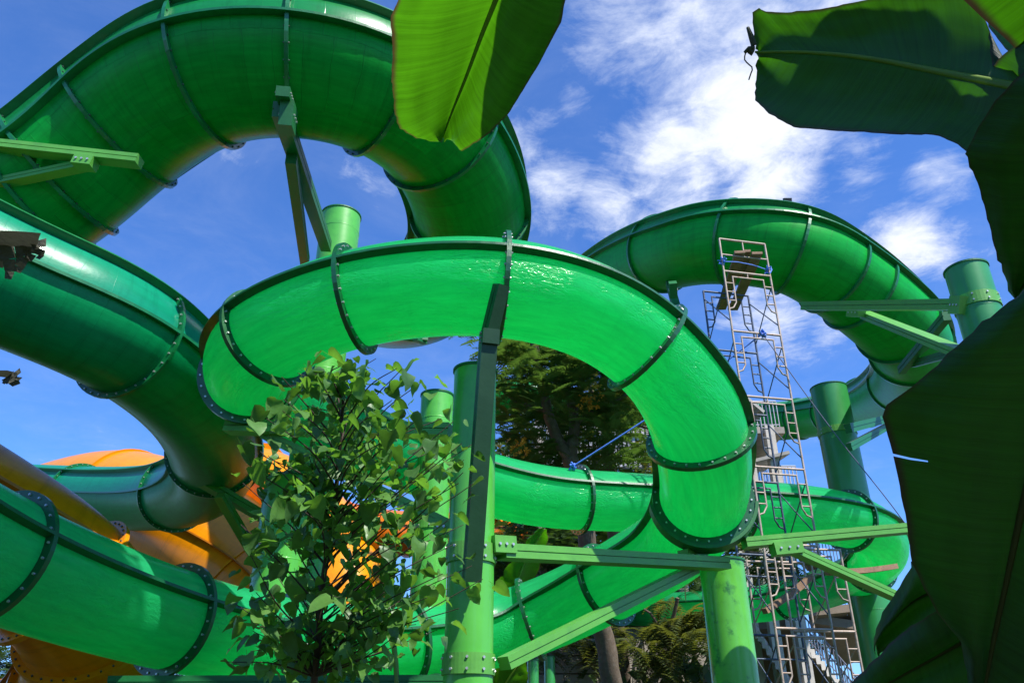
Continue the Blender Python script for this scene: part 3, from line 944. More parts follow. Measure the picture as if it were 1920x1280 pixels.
def stair_flight(root, a, b, width_dir, width, nsteps, mat_soffit, mat_side, rail=True, rail_h=1.0):
    """a = top of flight (near edge), b = foot of flight (near edge); width_dir points away from the viewer"""
    a, b = Vector(a), Vector(b)
    wv = width_dir * width
    run = b - a
    m = MB()
    th = 0.26
    # waist slab
    vs = [a, b, b + wv, a + wv]
    lo = [v - Vector((0, 0, th + 0.2)) for v in vs]
    hi = [v - Vector((0, 0, 0.19)) for v in vs]
    m.add(hi + lo, [(0, 1, 2, 3), (7, 6, 5, 4), (0, 4, 5, 1), (1, 5, 6, 2), (2, 6, 7, 3), (3, 7, 4, 0)])
    m.build('waist_slab', mat_soffit, root)
    hor = Vector((run.x, run.y, 0)) / nsteps
    dz = run.z / nsteps
    for i in range(nsteps):
        p = a + hor * i + Vector((0, 0, dz * (i + 1)))
        s = MB()
        c = p + hor * 0.5 + wv * 0.5 - Vector((0, 0, abs(dz) * 0.5 + 0.06))
        s.box(c, hor * 0.502, wv * 0.5 + width_dir * 0.03, Vector((0, 0, abs(dz) * 0.5 + 0.06)))
        s.build('step', mat_side, root)
    if rail:
        off = -width_dir * -0.05
        for side in (0, 1):
            base_off = off if side == 0 else wv - off
            r = MB()
            r.tube([a + base_off + Vector((0, 0, rail_h)), b + base_off + Vector((0, 0, rail_h))], 0.035, 6)
            r.tube([a + base_off + Vector((0, 0, 0.12)), b + base_off + Vector((0, 0, 0.12))], 0.02, 6)
            r.build('handrail', M['railing'], root)
            k = int(run.length / 0.20)
            for j in range(k + 1):
                p = a + run * (j / k) + base_off
                q = MB()
                q.tube([p + Vector((0, 0, -0.02)), p + Vector((0, 0, rail_h))], 0.022, 5, smooth=False)
                q.build('baluster', M['railing'], root)

def railing_run(root, a, b, h=1.0, gap=0.14, mat='railing', r=0.016):
    a, b = Vector(a), Vector(b)
    q = MB()
    q.tube([a + Vector((0, 0, h)), b + Vector((0, 0, h))], 0.035, 6)
    q.tube([a + Vector((0, 0, 0.1)), b + Vector((0, 0, 0.1))], 0.02, 6)
    q.build('handrail', M[mat], root)
    k = max(2, int((b - a).length / gap))
    for j in range(k + 1):
        p = a.lerp(b, j / k)
        q = MB()
        q.tube([p, p + Vector((0, 0, h))], r, 5, smooth=False)
        q.build('baluster', M[mat], root)

DS = 33.0
st_base = P(1500, 1280, DS)
stair = thing('concrete_staircase', 'raw concrete dog leg staircase with grey railings behind the scaffold', 'staircase', (st_base.x, st_base.y, 0))
away = Vector((0.35, 0.94, 0)).normalized()
# lower flight comes down to the right, upper flight comes down from the left
stair_flight(stair, P(1470, 1150, DS), P(1625, 1330, DS - 1), away, 5.0, 16, M['concrete_brown'], M['concrete_pale'])
stair_flight(stair, P(1375, 1030, DS + 1), P(1475, 1110, DS), away, 5.0, 11, M['concrete_brown'], M['concrete_pale'])
stair_flight(stair, P(1490, 1000, DS + 4), P(1640, 1120, DS + 3), away, 5.0, 14, M['concrete_brown'], M['concrete_pale'])
stair_flight(stair, P(1385, 1120, DS - 2.5), P(1500, 1300, DS - 3.2), away, 6.0, 14, M['concrete'], M['concrete'], rail=False)
la = P(1520, 1135, DS + 1)
m = MB()
quad_prism(m, [P(1515, 1150, DS + .3), P(1640, 1168, DS - .2), P(1640, 1168, DS - .2) + away * 3 , P(1515, 1150, DS + .3) + away * 3], 0.35)
m.build('landing', M['concrete_brown'], stair)
for nm_, qs, th_ in (('soffit_slab', [(1515, 1140, 33), (1632, 1128, 33), (1650, 1215, 38), (1572, 1236, 38)], .3),
                     ('soffit_slab', [(1376, 1168, 33.5), (1482, 1160, 33), (1580, 1300, 36), (1420, 1300, 36.5)], .3),
                     ('soffit_slab', [(1398, 1004, 34), (1486, 1000, 34), (1500, 1088, 38), (1432, 1060, 38)], .3),
                     ('soffit_slab', [(1490, 1010, 35), (1600, 1100, 34.5), (1604, 1120, 37), (1496, 1040, 37)], .25)):
    m = MB()
    quad_prism(m, PX(qs) if 'PX' in globals() else [P(*q) for q in qs], th_)
    m.build(nm_, M['concrete_brown'], stair)
railing_run(stair, P(1560, 1148, DS + .1), P(1640, 1164, DS - .2), 1.0)
for (px, py) in ((1336, 1200), (1470, 1240), (1660, 1200)):
    t0 = P(px, py, DS + 3)
    m = MB()
    m.box((t0.x, t0.y, t0.z / 2 + 1.2), Vector((.25, 0, 0)), Vector((0, .25, 0)), Vector((0, 0, t0.z / 2 + 1.2)))
    m.build('pier', M['concrete'], stair)

tw_c = P(1420, 900, 36)
tower = thing('slide_tower', 'slide start tower with corrugated roofs and pale railings behind the scaffold', 'tower', (tw_c.x, tw_c.y, 0))
def slab(root, name, px0, px1, py, d, depth, th, mat):
    a, b = P(px0, py, d), P(px1, py, d)
    m = MB()
    b.z = a.z
    quad_prism(m, [a, b, b + Vector((0, depth, 0)), a + Vector((0, depth, 0))], th)
    return m.build(name, mat, root)
def corrugated(root, px0, py0, px1, py1, d, depth):
    a, b = P(px0, py0, d), P(px1, py1, d)
    back = Vector((0, depth, 0.5))
    n = int((b - a).length / 0.12)
    vs, fs = [], []
    for i in range(n + 1):
        p = a.lerp(b, i / n) + Vector((0, 0, 0.035 * (1 if i % 2 else -1)))
        vs += [p, p + back, p + Vector((0, 0, .03)), p + back + Vector((0, 0, .03))]
    for i in range(n):
        k = i * 4
        fs += [(k, k + 1, k + 5, k + 4), (k + 2, k + 6, k + 7, k + 3), (k, k + 4, k + 6, k + 2), (k + 1, k + 3, k + 7, k + 5)]
    m = MB()
    m.add(vs, fs)
    m.build('roof_sheet', M['roof'], root)
    e = MB()
    e.extrude(a + Vector((0, -0.04, 0.05)), b + Vector((0, -0.04, 0.05)), [(-.03, -.07), (.03, -.07), (.03, .07), (-.03, .07)])
    e.build('fascia', M['roof'], root)
corrugated(tower, 1330, 690, 1432, 775, 33, 4)
corrugated(tower, 1405, 868, 1480, 850, 35, 4)
for (px, top) in ((1392, 770), (1440, 800), (1360, 790)):
    t0 = P(px, top, 36)
    m = MB()
    m.box((t0.x, t0.y, t0.z / 2), Vector((.2, 0, 0)), Vector((0, .2, 0)), Vector((0, 0, t0.z / 2)))
    m.build('pier', M['concrete_pale'], tower)
slab(tower, 'floor_slab', 1300, 1500, 925, 35, 5, .35, M['concrete_pale'])
slab(tower, 'floor_slab', 1300, 1470, 800, 36, 4, .3, M['concrete'])
for (a, b, py, d) in ((1385, 1500, 925, 35.0), (1385, 1500, 925, 37.5), (1340, 1462, 800, 36.1)):
    p, q = P(a, py, d), P(b, py, d)
    q.z = p.z
    railing_run(tower, p, q, 1.25, 0.16, 'railing_pale', 0.022)

sc_c = P(1150, 850, 36)
screen = thing('slatted_screen', 'pale slatted screen wall glimpsed between the tree branches', 'screen wall', (sc_c.x, sc_c.y, 0))
def slats(root, pxa, pxb, pyt, pyb, d, step_px, mat='railing_pale'):
    n = int((pxb - pxa) / step_px)
    for i in range(n + 1):
        a = P(pxa + i * step_px, pyt, d)
        b = P(pxa + i * step_px, pyb, d)
        m = MB()
        w = step_px * 0.27 * d / FPX
        m.box(((a.x + b.x) / 2, (a.y + b.y) / 2, (a.z + b.z) / 2), Vector((w, 0, 0)), Vector((0, w, 0)), Vector((0, 0, (a.z - b.z) / 2)))
        m.build('slat', M[mat], root)
    for py in (pyt + 6, (pyt + pyb) / 2, pyb - 6):
        m = MB()
        m.extrude(P(pxa - 4, py, d + .15), P(pxb + 4, py, d + .15), [(-.05, -.06), (.05, -.06), (.05, .06), (-.05, .06)])
        m.build('rail', M[mat], root)
slats(screen, 1000, 1260, 795, 882, 36, 9)
for px in (1010, 1250):
    t0 = P(px, 790, 36.5)
    m = MB()
    m.box((t0.x, t0.y, t0.z / 2), Vector((.2, 0, 0)), Vector((0, .2, 0)), Vector((0, 0, t0.z / 2)))
    m.build('post', M['concrete'], screen)

# retaining walls at the bottom
def wall(label, px0, px1, py_top, d, th, mat, blocks=None):
    a, b = P(px0, py_top, d), P(px1, py_top, d)
    b.z = a.z
    root = thing('retaining_wall', label, 'wall', ((a.x + b.x) / 2, a.y, 0))
    if not blocks:
        m = MB()
        m.box(((a.x + b.x) / 2, a.y + th / 2, a.z / 2), Vector(((b.x - a.x) / 2, 0, 0)), Vector((0, th / 2, 0)), Vector((0, 0, a.z / 2)))
        m.build('wall_body', mat, root)
    else:
        bw, bh = blocks
        m = MB()
        m.box(((a.x + b.x) / 2, a.y + th / 2 + .05, a.z / 2), Vector(((b.x - a.x) / 2, 0, 0)), Vector((0, th / 2, 0)), Vector((0, 0, a.z / 2 - .05)))
        m.build('wall_body', M['concrete'], root)
        rows = int(3.2 / bh)
        for r in range(rows):
            z = a.z - (r + .5) * bh
            n = int((b.x - a.x) / bw)
            for i in range(n):
                x = a.x + (i + .5 + (.5 if r % 2 else 0)) * bw
                if x > b.x: continue
                k = MB()
                k.box((x, a.y + random.uniform(-.03, .01), z), Vector((bw / 2 - .025, 0, 0)), Vector((0, .1, 0)), Vector((0, 0, bh / 2 - .025)))
                k.build('block', mat, root)
    return root
wall('grey concrete block wall under the slide at bottom centre', 905, 1350, 1196, 30, .6, M['concrete'], (1.5, .62))
wall('plain grey concrete wall standing higher behind the tree trunk', 1085, 1345, 1150, 34, .6, M['concrete'])

# ------------------------------------------------------------------ scaffold
SC = P(1357, 508, 17.7)
e1 = Vector((1.09, 0.22, 0))
e2 = Vector((-0.27, 0.86, 0))
LEVEL, TOPZ = 1.5, SC.z
scaf = thing('scaffold_tower', 'slender rusty steel frame scaffold tower with ladder frames under the far loop', 'scaffold', (SC.x, SC.y, 0))
def scaffold_frame(root, o, z, v, h, mat, full=True):
    """one welded ladder frame: o = foot of left leg, v = vector to right leg, z = top"""
    r = 0.024
    up = Vector((0, 0, 1))
    f = bpy.data.objects.new('scaffold_frame', None)
    a, b = Vector((o.x, o.y, z)), Vector((o.x, o.y, z)) + v
    m = MB()
    for p in (a, b):
        m.tube([p - up * h, p], r, 8)
    m.tube([a, b], r, 8)
    if full:
        y1 = 0.13
        m.tube([a - up * y1 + v * .16, b - up * y1 - v * .16], r * .8, 6)
        for s, p in ((1, a), (-1, b)):
            c = p + v * (.17 * s)
            m.tube([c - up * y1, c - up * .78, p + v * (.10 * s) - up * .92, p - up * .96], r * .75, 6)
            for q in (.30, .52, .74):
                m.tube([p - up * q, c - up * q], r * .65, 5)
        m.tube([a + v * .5, a + v * .5 - up * y1], r * .7, 5)
    else:
        m.tube([a - up * .42, b - up * .42], r * .8, 6)
        m.tube([a + v * .5, a + v * .5 - up * .42], r * .7, 5)
    return m.build('scaffold_frame', mat, root)
levels = [TOPZ - LEVEL * k for k in range(8)]
for k, z in enumerate(levels):
    if z < 0.2: continue
    h = min(LEVEL - .01, z)
    scaffold_frame(scaf, Vector((SC.x, SC.y, 0)), z, e1, h, M['rust_steel'])
    if k > 0:
        scaffold_frame(scaf, Vector((SC.x, SC.y, 0)) + e2, z, e1, h, M['blue_steel'], k < 4)
    else:
        scaffold_frame(scaf, Vector((SC.x, SC.y, 0)) + e2, z, e1, h, M['blue_steel'])
    for s in (0, 1):
        p = Vector((SC.x, SC.y, 0)) + e1 * s
        for (za, zb) in ((z - .2, z - 1.25), (z - 1.25, z - .2)):
            if zb < 0 or za < 0: continue
            m = MB()
            sh = Vector((0.012, 0, 0)) * (1 if za > zb else -1)
            m.tube([p + sh + Vector((0, 0, za)), p + sh + e2 + Vector((0, 0, zb))], 0.013, 6)
            m.build('cross_brace', M['blue_steel'], scaf)
scaffold_frame(scaf, Vector((SC.x, SC.y, 0)), TOPZ + .86, e1, .85, M['rust_steel'], False)
# second, lower bay to the right
sc2 = thing('scaffold_tower', 'lower rusty scaffold bay beside the tall tower, in front of the concrete stairs', 'scaffold', (SC.x + 1.3, SC.y, 0))
S2 = P(1462, 1028, 15.4)
e1b = Vector((1.20, 0.12, 0))
for k in range(4):
    z = S2.z - LEVEL * k
    if z < .3: continue
    h = min(LEVEL - .01, z)
    scaffold_frame(sc2, S2, z, e1b, h, M['rust_steel'])
    if k % 2 == 0:
        scaffold_frame(sc2, S2 + e2 * 1.3, z, e1b, h, M['rust_steel'])
    for s in (0, 1):
        p = Vector((S2.x, S2.y, 0)) + e1b * s
        for (za, zb) in ((z - .2, z - 1.2),):
            if min(za, zb) < 0: continue
            m = MB()
            sh = Vector((0.012, 0, 0)) * (1 if za > zb else -1)
            m.tube([p + sh + Vector((0, 0, za)), p + sh + e2 * 1.3 + Vector((0, 0, zb))], 0.013, 6)
            m.build('cross_brace', M['rust_steel'], sc2)

def plank(label, a, b, w=.2, t=.05):
    m = MB()
    a, b = Vector(a), Vector(b)
    n = 8
    d = (b - a).normalized()
    s = d.cross(Vector((0, 0, 1))).normalized()
    u = s.cross(d)
    vs, fs = [], []
    for i in range(n + 1):
        f = i / n
        c = a.lerp(b, f) - u * (0.03 * math.sin(math.pi * f)) + s * (random.uniform(-.006, .006))
        tw = random.uniform(.96, 1.03)
        for (x, y) in ((-w / 2 * tw, 0), (w / 2 * tw, 0), (w / 2 * tw, t), (-w / 2 * tw, t)):
            vs.append(c + s * x + u * y)
    for i in range(n):
        for q in range(4):
            fs.append((i * 4 + q, i * 4 + (q + 1) % 4, i * 4 + 4 + (q + 1) % 4, i * 4 + 4 + q))
    fs += [(3, 2, 1, 0), (n * 4, n * 4 + 1, n * 4 + 2, n * 4 + 3)]
    m.add(vs, fs)
    return tag(m.build('wooden_plank', M['plank'], origin=(a + b) / 2), label, 'plank', 'planks lying on the scaffold')
zp = TOPZ + .47
def at_height(px, py, z):
    r = ray(px, py)
    return CAM + r * ((z - CAM.z) / r.z)
plank('weathered plank high on the scaffold, left of the two', at_height(1388, 474, zp), at_height(1352, 581, zp), .24, .06)
plank('weathered plank high on the scaffold, right of the two', at_height(1420, 476, zp), at_height(1374, 582, zp), .24, .06)
plank('short plank end jutting out just above the two long scaffold planks', at_height(1402, 472, zp + .07), at_height(1385, 520, zp + .07), .14, .06)
plank('dark plank slanting across the lower scaffold frames', P(1436, 1150, 14.9), P(1524, 1084, 15.9), .13, .1)
plank('brown plank lying on the lower scaffold under the slide curve', P(1552, 1077, 15.6), P(1680, 1066, 16.4), .14, .1)

# ropes and wires
def line(name, label, cat, pts, r, mat, knots=()):
    m = MB()
    m.tube(catmull([Vector(p) for p in pts], .3), r, 6)
    o = m.build(name, mat, origin=pts[0])
    tag(o, label, cat)
    for kp in knots:
        k = MB()
        for _ in range(7):
            d = Vector((random.uniform(-1, 1), random.uniform(-1, 1), random.uniform(-1, 1))).normalized()
            e = Vector((random.uniform(-1, 1), random.uniform(-1, 1), random.uniform(-1, 1))).normalized()
            k.tube([Vector(kp) - d * .09, Vector(kp) + e * .06, Vector(kp) + d * .09 + e * .05], r * 1.3, 5)
        kk = k.build('knot', mat, None, origin=pts[0])
        kk.parent = o
        kk.location = (0, 0, 0)
    return o
dfar = dB(1085, 936, (.1, .5))
kn1 = P(1074, 874, dfar - .2)
kn2 = Vector((SC.x, SC.y, levels[1])) + e1 * .62
line('blue_rope', 'blue rope tied from a slide ring up to the scaffold', 'rope', [kn1, kn1.lerp(kn2, .5) - Vector((0, 0, .10)), kn2], .017, M['rope'], [kn1, kn2])
line('guy_wire', 'thin dark guy wire running from the scaffold down to the right', 'wire', [kn2, kn2.lerp(P(1705, 992, 15.2), .5) - Vector((0, 0, .1)), P(1705, 992, 15.2), P(1900, 1300, 14.2)], .010, M['wire'])
kn3 = Vector((SC.x, SC.y, TOPZ + .25))
line('blue_rope', 'blue lashing tied across the top scaffold frame legs', 'rope', [kn3, kn3.lerp(kn3 + e1, .5) + Vector((0, 0, .03)), kn3 + e1 - Vector((0, 0, .1))], .012, M['rope'], [kn3, kn3 + e1 - Vector((0, 0, .1))])

# flood lamp on the rim of the far loop
lp = P(1477, 381, E.depth(1480, 468, (.4, .9)))
lamp = thing('flood_lamp', 'small black flood lamp on the rim of the far loop', 'lamp', lp)
m = MB(); m.box(lp + Vector((0, 0, .06)), Vector((.10, 0, 0)), Vector((0, .05, .03)), Vector((0, -.03, .08))); m.build('housing', M['lamp_black'], lamp)
m = MB(); m.tube([lp - Vector((.0, 0, .25)), lp], .025, 6); m.build('bracket', M['lamp_black'], lamp)
m = MB(); m.tube([lp, lp + Vector((.12, 0, .02)), lp + Vector((.22, 0, -.1)), lp + Vector((.35, 0, -.08)), lp + Vector((.5, 0, -.22))], .014, 5); m.build('cable', M['lamp_black'], lamp)

# ------------------------------------------------------------------ banana leaves
def banana_leaf(root, mid, left, right, mat, rib_mat, n=46, k=7, sag=0.04, rip=0.012, rib_r=0.018, seed=0, tears=()):
    """blade spanned between traced edges and a midrib (all world points)"""
    midc = resample(catmull([Vector(p) for p in mid], .03), n)
    lc = resample([Vector(p) for p in left], n)
    rc = resample([Vector(p) for p in right], n)
    m = MB()
    cum = [0.0]
    for a, b in zip(midc, midc[1:]):
        cum.append(cum[-1] + (b - a).length)
    vs, uv = [], []
    W = 2 * k + 1
    for i in range(n):
        for j in range(-k, k + 1):
            f = abs(j) / k
            p = midc[i].lerp(lc[i] if j < 0 else rc[i], f)
            nrm = (lc[i] - rc[i]).cross(midc[min(i + 1, n - 1)] - midc[max(0, i - 1)])
            if nrm.length > 1e-6:
                nrm.normalize()
            arch = sag * math.sin(math.pi * min(1, f * .9))
            h = mnoise.noise(Vector((cum[i] * 9 + seed, j * .55, seed * 1.7)))
            h2 = mnoise.noise(Vector((cum[i] * 34 + seed, (1 if j > 0 else -1) * 3.1, seed)))
            p = p + nrm * (arch + rip * h * (f ** .5) + rip * .55 * h2 * f)
            if abs(j) == k:
                t_ = (midc[min(i + 1, n - 1)] - midc[max(0, i - 1)]).normalized()
                p = p + t_ * (rip * .8 * mnoise.noise(Vector((cum[i] * 60, seed, j))))
            vs.append(p)
            uv.append((j / k, cum[i]))
    fs = []
    for i in range(n - 1):
        for j in range(W - 1):
            a = i * W + j
            fs.append((a, a + 1, a + W + 1, a + W))
    for (side, frac, depth_) in tears:
        # a narrow rip from the margin towards the midrib: drop the faces of one row
        i = int(frac * (n - 1))
        js = range(0, int(k * depth_)) if side < 0 else range(W - 1 - int(k * depth_), W - 1)
        drop = set(i * (W - 1) + j for j in js)
        fs = [f for q, f in enumerate(fs) if q not in drop]
        cols = range(0, int(k * depth_) + 1) if side < 0 else range(W - 1 - int(k * depth_), W)
        for j in cols:                     # close the rip down to a slit that tapers towards the midrib
            e = 1 - (j if side < 0 else W - 1 - j) / max(1, k * depth_)
            a_, b_ = i * W + j, (i + 1) * W + j
            vs[b_] = vs[a_].lerp(vs[b_], .06 + .38 * e * (1 - .6 * e))
    m.add(vs, fs, True, uv)
    leaf = m.build('leaf', mat, root)
    r = MB()
    off = []
    for i in range(n):
        nrm = (lc[i] - rc[i]).cross(midc[min(i + 1, n - 1)] - midc[max(0, i - 1)])
        off.append(midc[i])
    r.tube(off, [rib_r * (0.25 + 0.75 * (1 - i / (n - 1))) for i in range(n)], 8)
    r.build('midrib', rib_mat, leaf)
    return leaf

def PX(lst):
    return [P(*q) for q in lst]

def free_leaf(root, base, direc, length, width, droop, mat, rib, roll=0.0, seed=0, n=30):
    """a whole leaf grown from a base point"""
    d = Vector(direc).normalized()
    mid, l, r = [], [], []
    s = d.cross(Vector((0, 0, 1))).normalized()
    s = (Matrix.Rotation(roll, 3, d) @ s)
    p = Vector(base)
    for i in range(13):
        f = i / 12
        mid.append(p.copy())
        w = width / 2 * (math.sin(math.pi * min(1, f * .93 + .05)) ** .55)
        l.append(p - s * w - Vector((0, 0, .06 * f)))
        r.append(p + s * w - Vector((0, 0, .06 * f)))
        d = (d + Vector((0, 0, -droop / 12))).normalized()
        p = p + d * (length / 12)
    return banana_leaf(root, mid, l, r, mat, rib, n=n, k=5, sag=.03, rip=.02, seed=seed)

def pseudostem(root, base, h, r):
    m = MB()
    pts = [Vector((base[0] + .04 * math.sin(i), base[1], h * i / 6)) for i in range(7)]
    m.tube(pts, [r * (1 - .45 * i / 6) for i in range(7)], 16)
    m.build('stem', M['banana_rib_dark'], root)

def petiole(root, pts, r=.03):
    m = MB()
    m.tube(catmull([Vector(p) for p in pts], .08), r, 8)
    m.build('petiole', M['banana_rib'], root)

# leaf hanging into the top of the view
bp1 = thing('banana_plant', 'sunlit yellow green banana leaf hanging into the top centre', 'banana plant', (0.9, 0.1, 0), 'banana plants in the foreground')
banana_leaf(bp1,
    PX([(1010, -240, 1.75), (975, -120, 1.95), (930, 0, 2.12), (905, 62, 2.22), (876, 140, 2.34), (850, 205, 2.44), (831, 256, 2.50)]),
    PX([(830, -230, 1.85), (770, -90, 2.04), (748, -2, 2.14), (734, 28, 2.2), (738, 90, 2.26), (736, 150, 2.33), (742, 205, 2.40), (752, 238, 2.44), (778, 255, 2.48), (806, 262, 2.50), (826, 258, 2.51)]),
    PX([(1180, -220, 1.7), (1110, -90, 1.9), (1062, -8, 2.02), (1054, 36, 2.1), (1012, 116, 2.2), (955, 210, 2.32), (915, 250, 2.40), (868, 281, 2.46), (852, 262, 2.5), (840, 252, 2.5), (834, 257, 2.51)]),
    M['banana'], M['banana_rib'], n=72, k=9, sag=.035, rip=.012, rib_r=.011, seed=3)
q0 = P(1010, -240, 1.75)
petiole(bp1, [q0, q0 + Vector((.25, -.35, .05)), (0.9, 0.1, 2.9), (0.9, 0.1, 2.2)], .022)
pseudostem(bp1, (0.9, 0.1), 2.3, .13)

q1 = Vector((.66, .50, 3.95))
petiole(bp1, [q1, (.85, .25, 3.4), (0.9, 0.1, 2.2)], .022)
free_leaf(bp1, q1, (-.25, .9, .12), 1.35, .42, .35, M['banana'], M['banana_rib'], seed=91)  # unseen extra leaf, added to shade the right half of the hanging blade
free_leaf(bp1, (0.9, 0.1, 2.3), (.5, -.6, 1), 1.8, .5, .8, M['banana'], M['banana_rib'], seed=92)
free_leaf(bp1, (0.9, 0.1, 2.3), (-.6, -.6, 1), 1.8, .5, .8, M['banana'], M['banana_rib'], seed=93)

# big shaded plant at the right
bp2 = thing('banana_plant', 'large dark shaded banana plant filling the right edge', 'banana plant', (2.35, 1.55, 0), 'banana plants in the foreground')
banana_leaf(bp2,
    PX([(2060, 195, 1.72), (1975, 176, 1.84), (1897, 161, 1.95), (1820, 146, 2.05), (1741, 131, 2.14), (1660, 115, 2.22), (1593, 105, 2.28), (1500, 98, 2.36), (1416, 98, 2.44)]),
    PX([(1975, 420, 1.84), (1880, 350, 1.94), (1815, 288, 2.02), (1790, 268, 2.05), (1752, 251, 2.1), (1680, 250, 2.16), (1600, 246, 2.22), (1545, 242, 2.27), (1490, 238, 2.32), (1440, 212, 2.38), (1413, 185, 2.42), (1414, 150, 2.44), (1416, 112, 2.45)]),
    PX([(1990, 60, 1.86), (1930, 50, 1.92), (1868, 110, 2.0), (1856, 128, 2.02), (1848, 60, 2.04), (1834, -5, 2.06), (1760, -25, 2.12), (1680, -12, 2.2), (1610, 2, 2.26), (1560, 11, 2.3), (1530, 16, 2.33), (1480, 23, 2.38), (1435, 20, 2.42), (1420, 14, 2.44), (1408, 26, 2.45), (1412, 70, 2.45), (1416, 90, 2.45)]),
    M['banana_shaded'], M['banana_rib'], n=72, k=9, sag=.03, rip=.011, rib_r=.013, seed=11)
petiole(bp2, [P(2060, 195, 1.72), P(2200, 240, 1.7), (2.35, 1.55, 2.35), (2.35, 1.55, 2.1)], .03)
# second blade piece seen beyond the rip, upper right corner
banana_leaf(bp2,
    PX([(2080, 20, 1.9), (2000, 10, 2.0), (1930, 0, 2.1), (1880, -10, 2.2), (1840, -30, 2.3)]),
    PX([(2060, 180, 1.9), (1990, 140, 2.0), (1925, 112, 2.08), (1885, 96, 2.15), (1852, 50, 2.22), (1838, 0, 2.3)]),
    PX([(2100, -120, 1.9), (2000, -140, 2.0), (1930, -130, 2.1), (1880, -110, 2.2), (1842, -60, 2.3)]),
    M['banana'], M['banana_rib'], n=30, k=6, sag=.02, rip=.01, rib_r=.01, seed=17)
petiole(bp2, [P(2080, 20, 1.9), (2.2, 1.4, 2.75), (2.35, 1.55, 2.3)], .025)
# hanging dark blade, upper
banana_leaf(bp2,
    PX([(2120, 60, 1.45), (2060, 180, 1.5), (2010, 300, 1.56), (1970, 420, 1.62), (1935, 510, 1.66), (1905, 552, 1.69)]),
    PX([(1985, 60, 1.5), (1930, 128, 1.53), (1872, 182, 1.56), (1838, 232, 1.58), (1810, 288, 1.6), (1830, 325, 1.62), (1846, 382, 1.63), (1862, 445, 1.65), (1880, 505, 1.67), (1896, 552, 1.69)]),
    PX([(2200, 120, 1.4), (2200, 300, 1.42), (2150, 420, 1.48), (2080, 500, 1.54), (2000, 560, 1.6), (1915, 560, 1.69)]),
    M['banana_shaded'], M['banana_rib_dark'], n=40, k=7, sag=.03, rip=.014, rib_r=.012, seed=23)
petiole(bp2, [P(2120, 60, 1.45), (2.2, 1.3, 2.6), (2.35, 1.55, 2.3)], .025)
# hanging dark blade, lower and largest
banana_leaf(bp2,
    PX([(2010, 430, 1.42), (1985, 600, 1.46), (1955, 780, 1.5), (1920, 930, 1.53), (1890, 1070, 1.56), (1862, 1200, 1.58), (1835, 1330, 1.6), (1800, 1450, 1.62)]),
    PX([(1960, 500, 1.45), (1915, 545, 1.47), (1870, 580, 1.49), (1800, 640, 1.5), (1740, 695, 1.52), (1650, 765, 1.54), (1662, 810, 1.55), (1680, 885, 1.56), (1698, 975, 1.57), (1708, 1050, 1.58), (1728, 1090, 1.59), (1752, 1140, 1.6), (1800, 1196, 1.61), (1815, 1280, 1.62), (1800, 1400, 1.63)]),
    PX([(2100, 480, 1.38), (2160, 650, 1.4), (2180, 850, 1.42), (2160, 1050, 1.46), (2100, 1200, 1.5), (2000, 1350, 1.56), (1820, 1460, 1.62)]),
    M['banana_shaded'], M['banana_rib_dark'], n=56, k=8, sag=.03, rip=.012, rib_r=.012, seed=31, tears=((-1, .43, .33),))
petiole(bp2, [P(2010, 430, 1.42), (2.15, 1.3, 2.35), (2.35, 1.55, 2.1)], .028)
# curled smaller blades at lower right
banana_leaf(bp2,
    PX([(1860, 1090, 1.9), (1780, 1100, 1.95), (1720, 1120, 2.0), (1660, 1175, 2.05), (1640, 1200, 2.08)]),
    PX([(1850, 1030, 1.85), (1760, 1015, 1.9), (1718, 1040, 1.95), (1690, 1090, 2.0), (1655, 1140, 2.05), (1636, 1196, 2.08)]),
    PX([(1860, 1180, 1.9), (1800, 1190, 1.95), (1740, 1185, 2.0), (1690, 1200, 2.05), (1648, 1203, 2.08)]),
    M['banana_shaded'], M['banana_rib_dark'], n=26, k=6, sag=.05, rip=.02, rib_r=.008, seed=41)
banana_leaf(bp2,
    PX([(1990, 1120, 1.7), (1880, 1160, 1.75), (1780, 1215, 1.8), (1690, 1265, 1.85), (1590, 1320, 1.9)]),
    PX([(1990, 1060, 1.66), (1850, 1090, 1.7), (1750, 1140, 1.75), (1670, 1200, 1.82), (1575, 1290, 1.9)]),
    PX([(1990, 1260, 1.7), (1900, 1290, 1.74), (1800, 1310, 1.8), (1700, 1330, 1.85), (1600, 1345, 1.9)]),
    M['banana_shaded'], M['banana_rib_dark'], n=34, k=6, sag=.045, rip=.016, rib_r=.010, seed=47)
petiole(bp2, [P(1990, 1120, 1.7), (2.2, 1.5, 1.9), (2.35, 1.55, 1.6)], .025)
petiole(bp2, [P(1860, 1090, 1.9), (2.1, 1.7, 1.95), (2.35, 1.55, 1.5)], .02)
pseudostem(bp2, (2.35, 1.55), 2.4, .16)
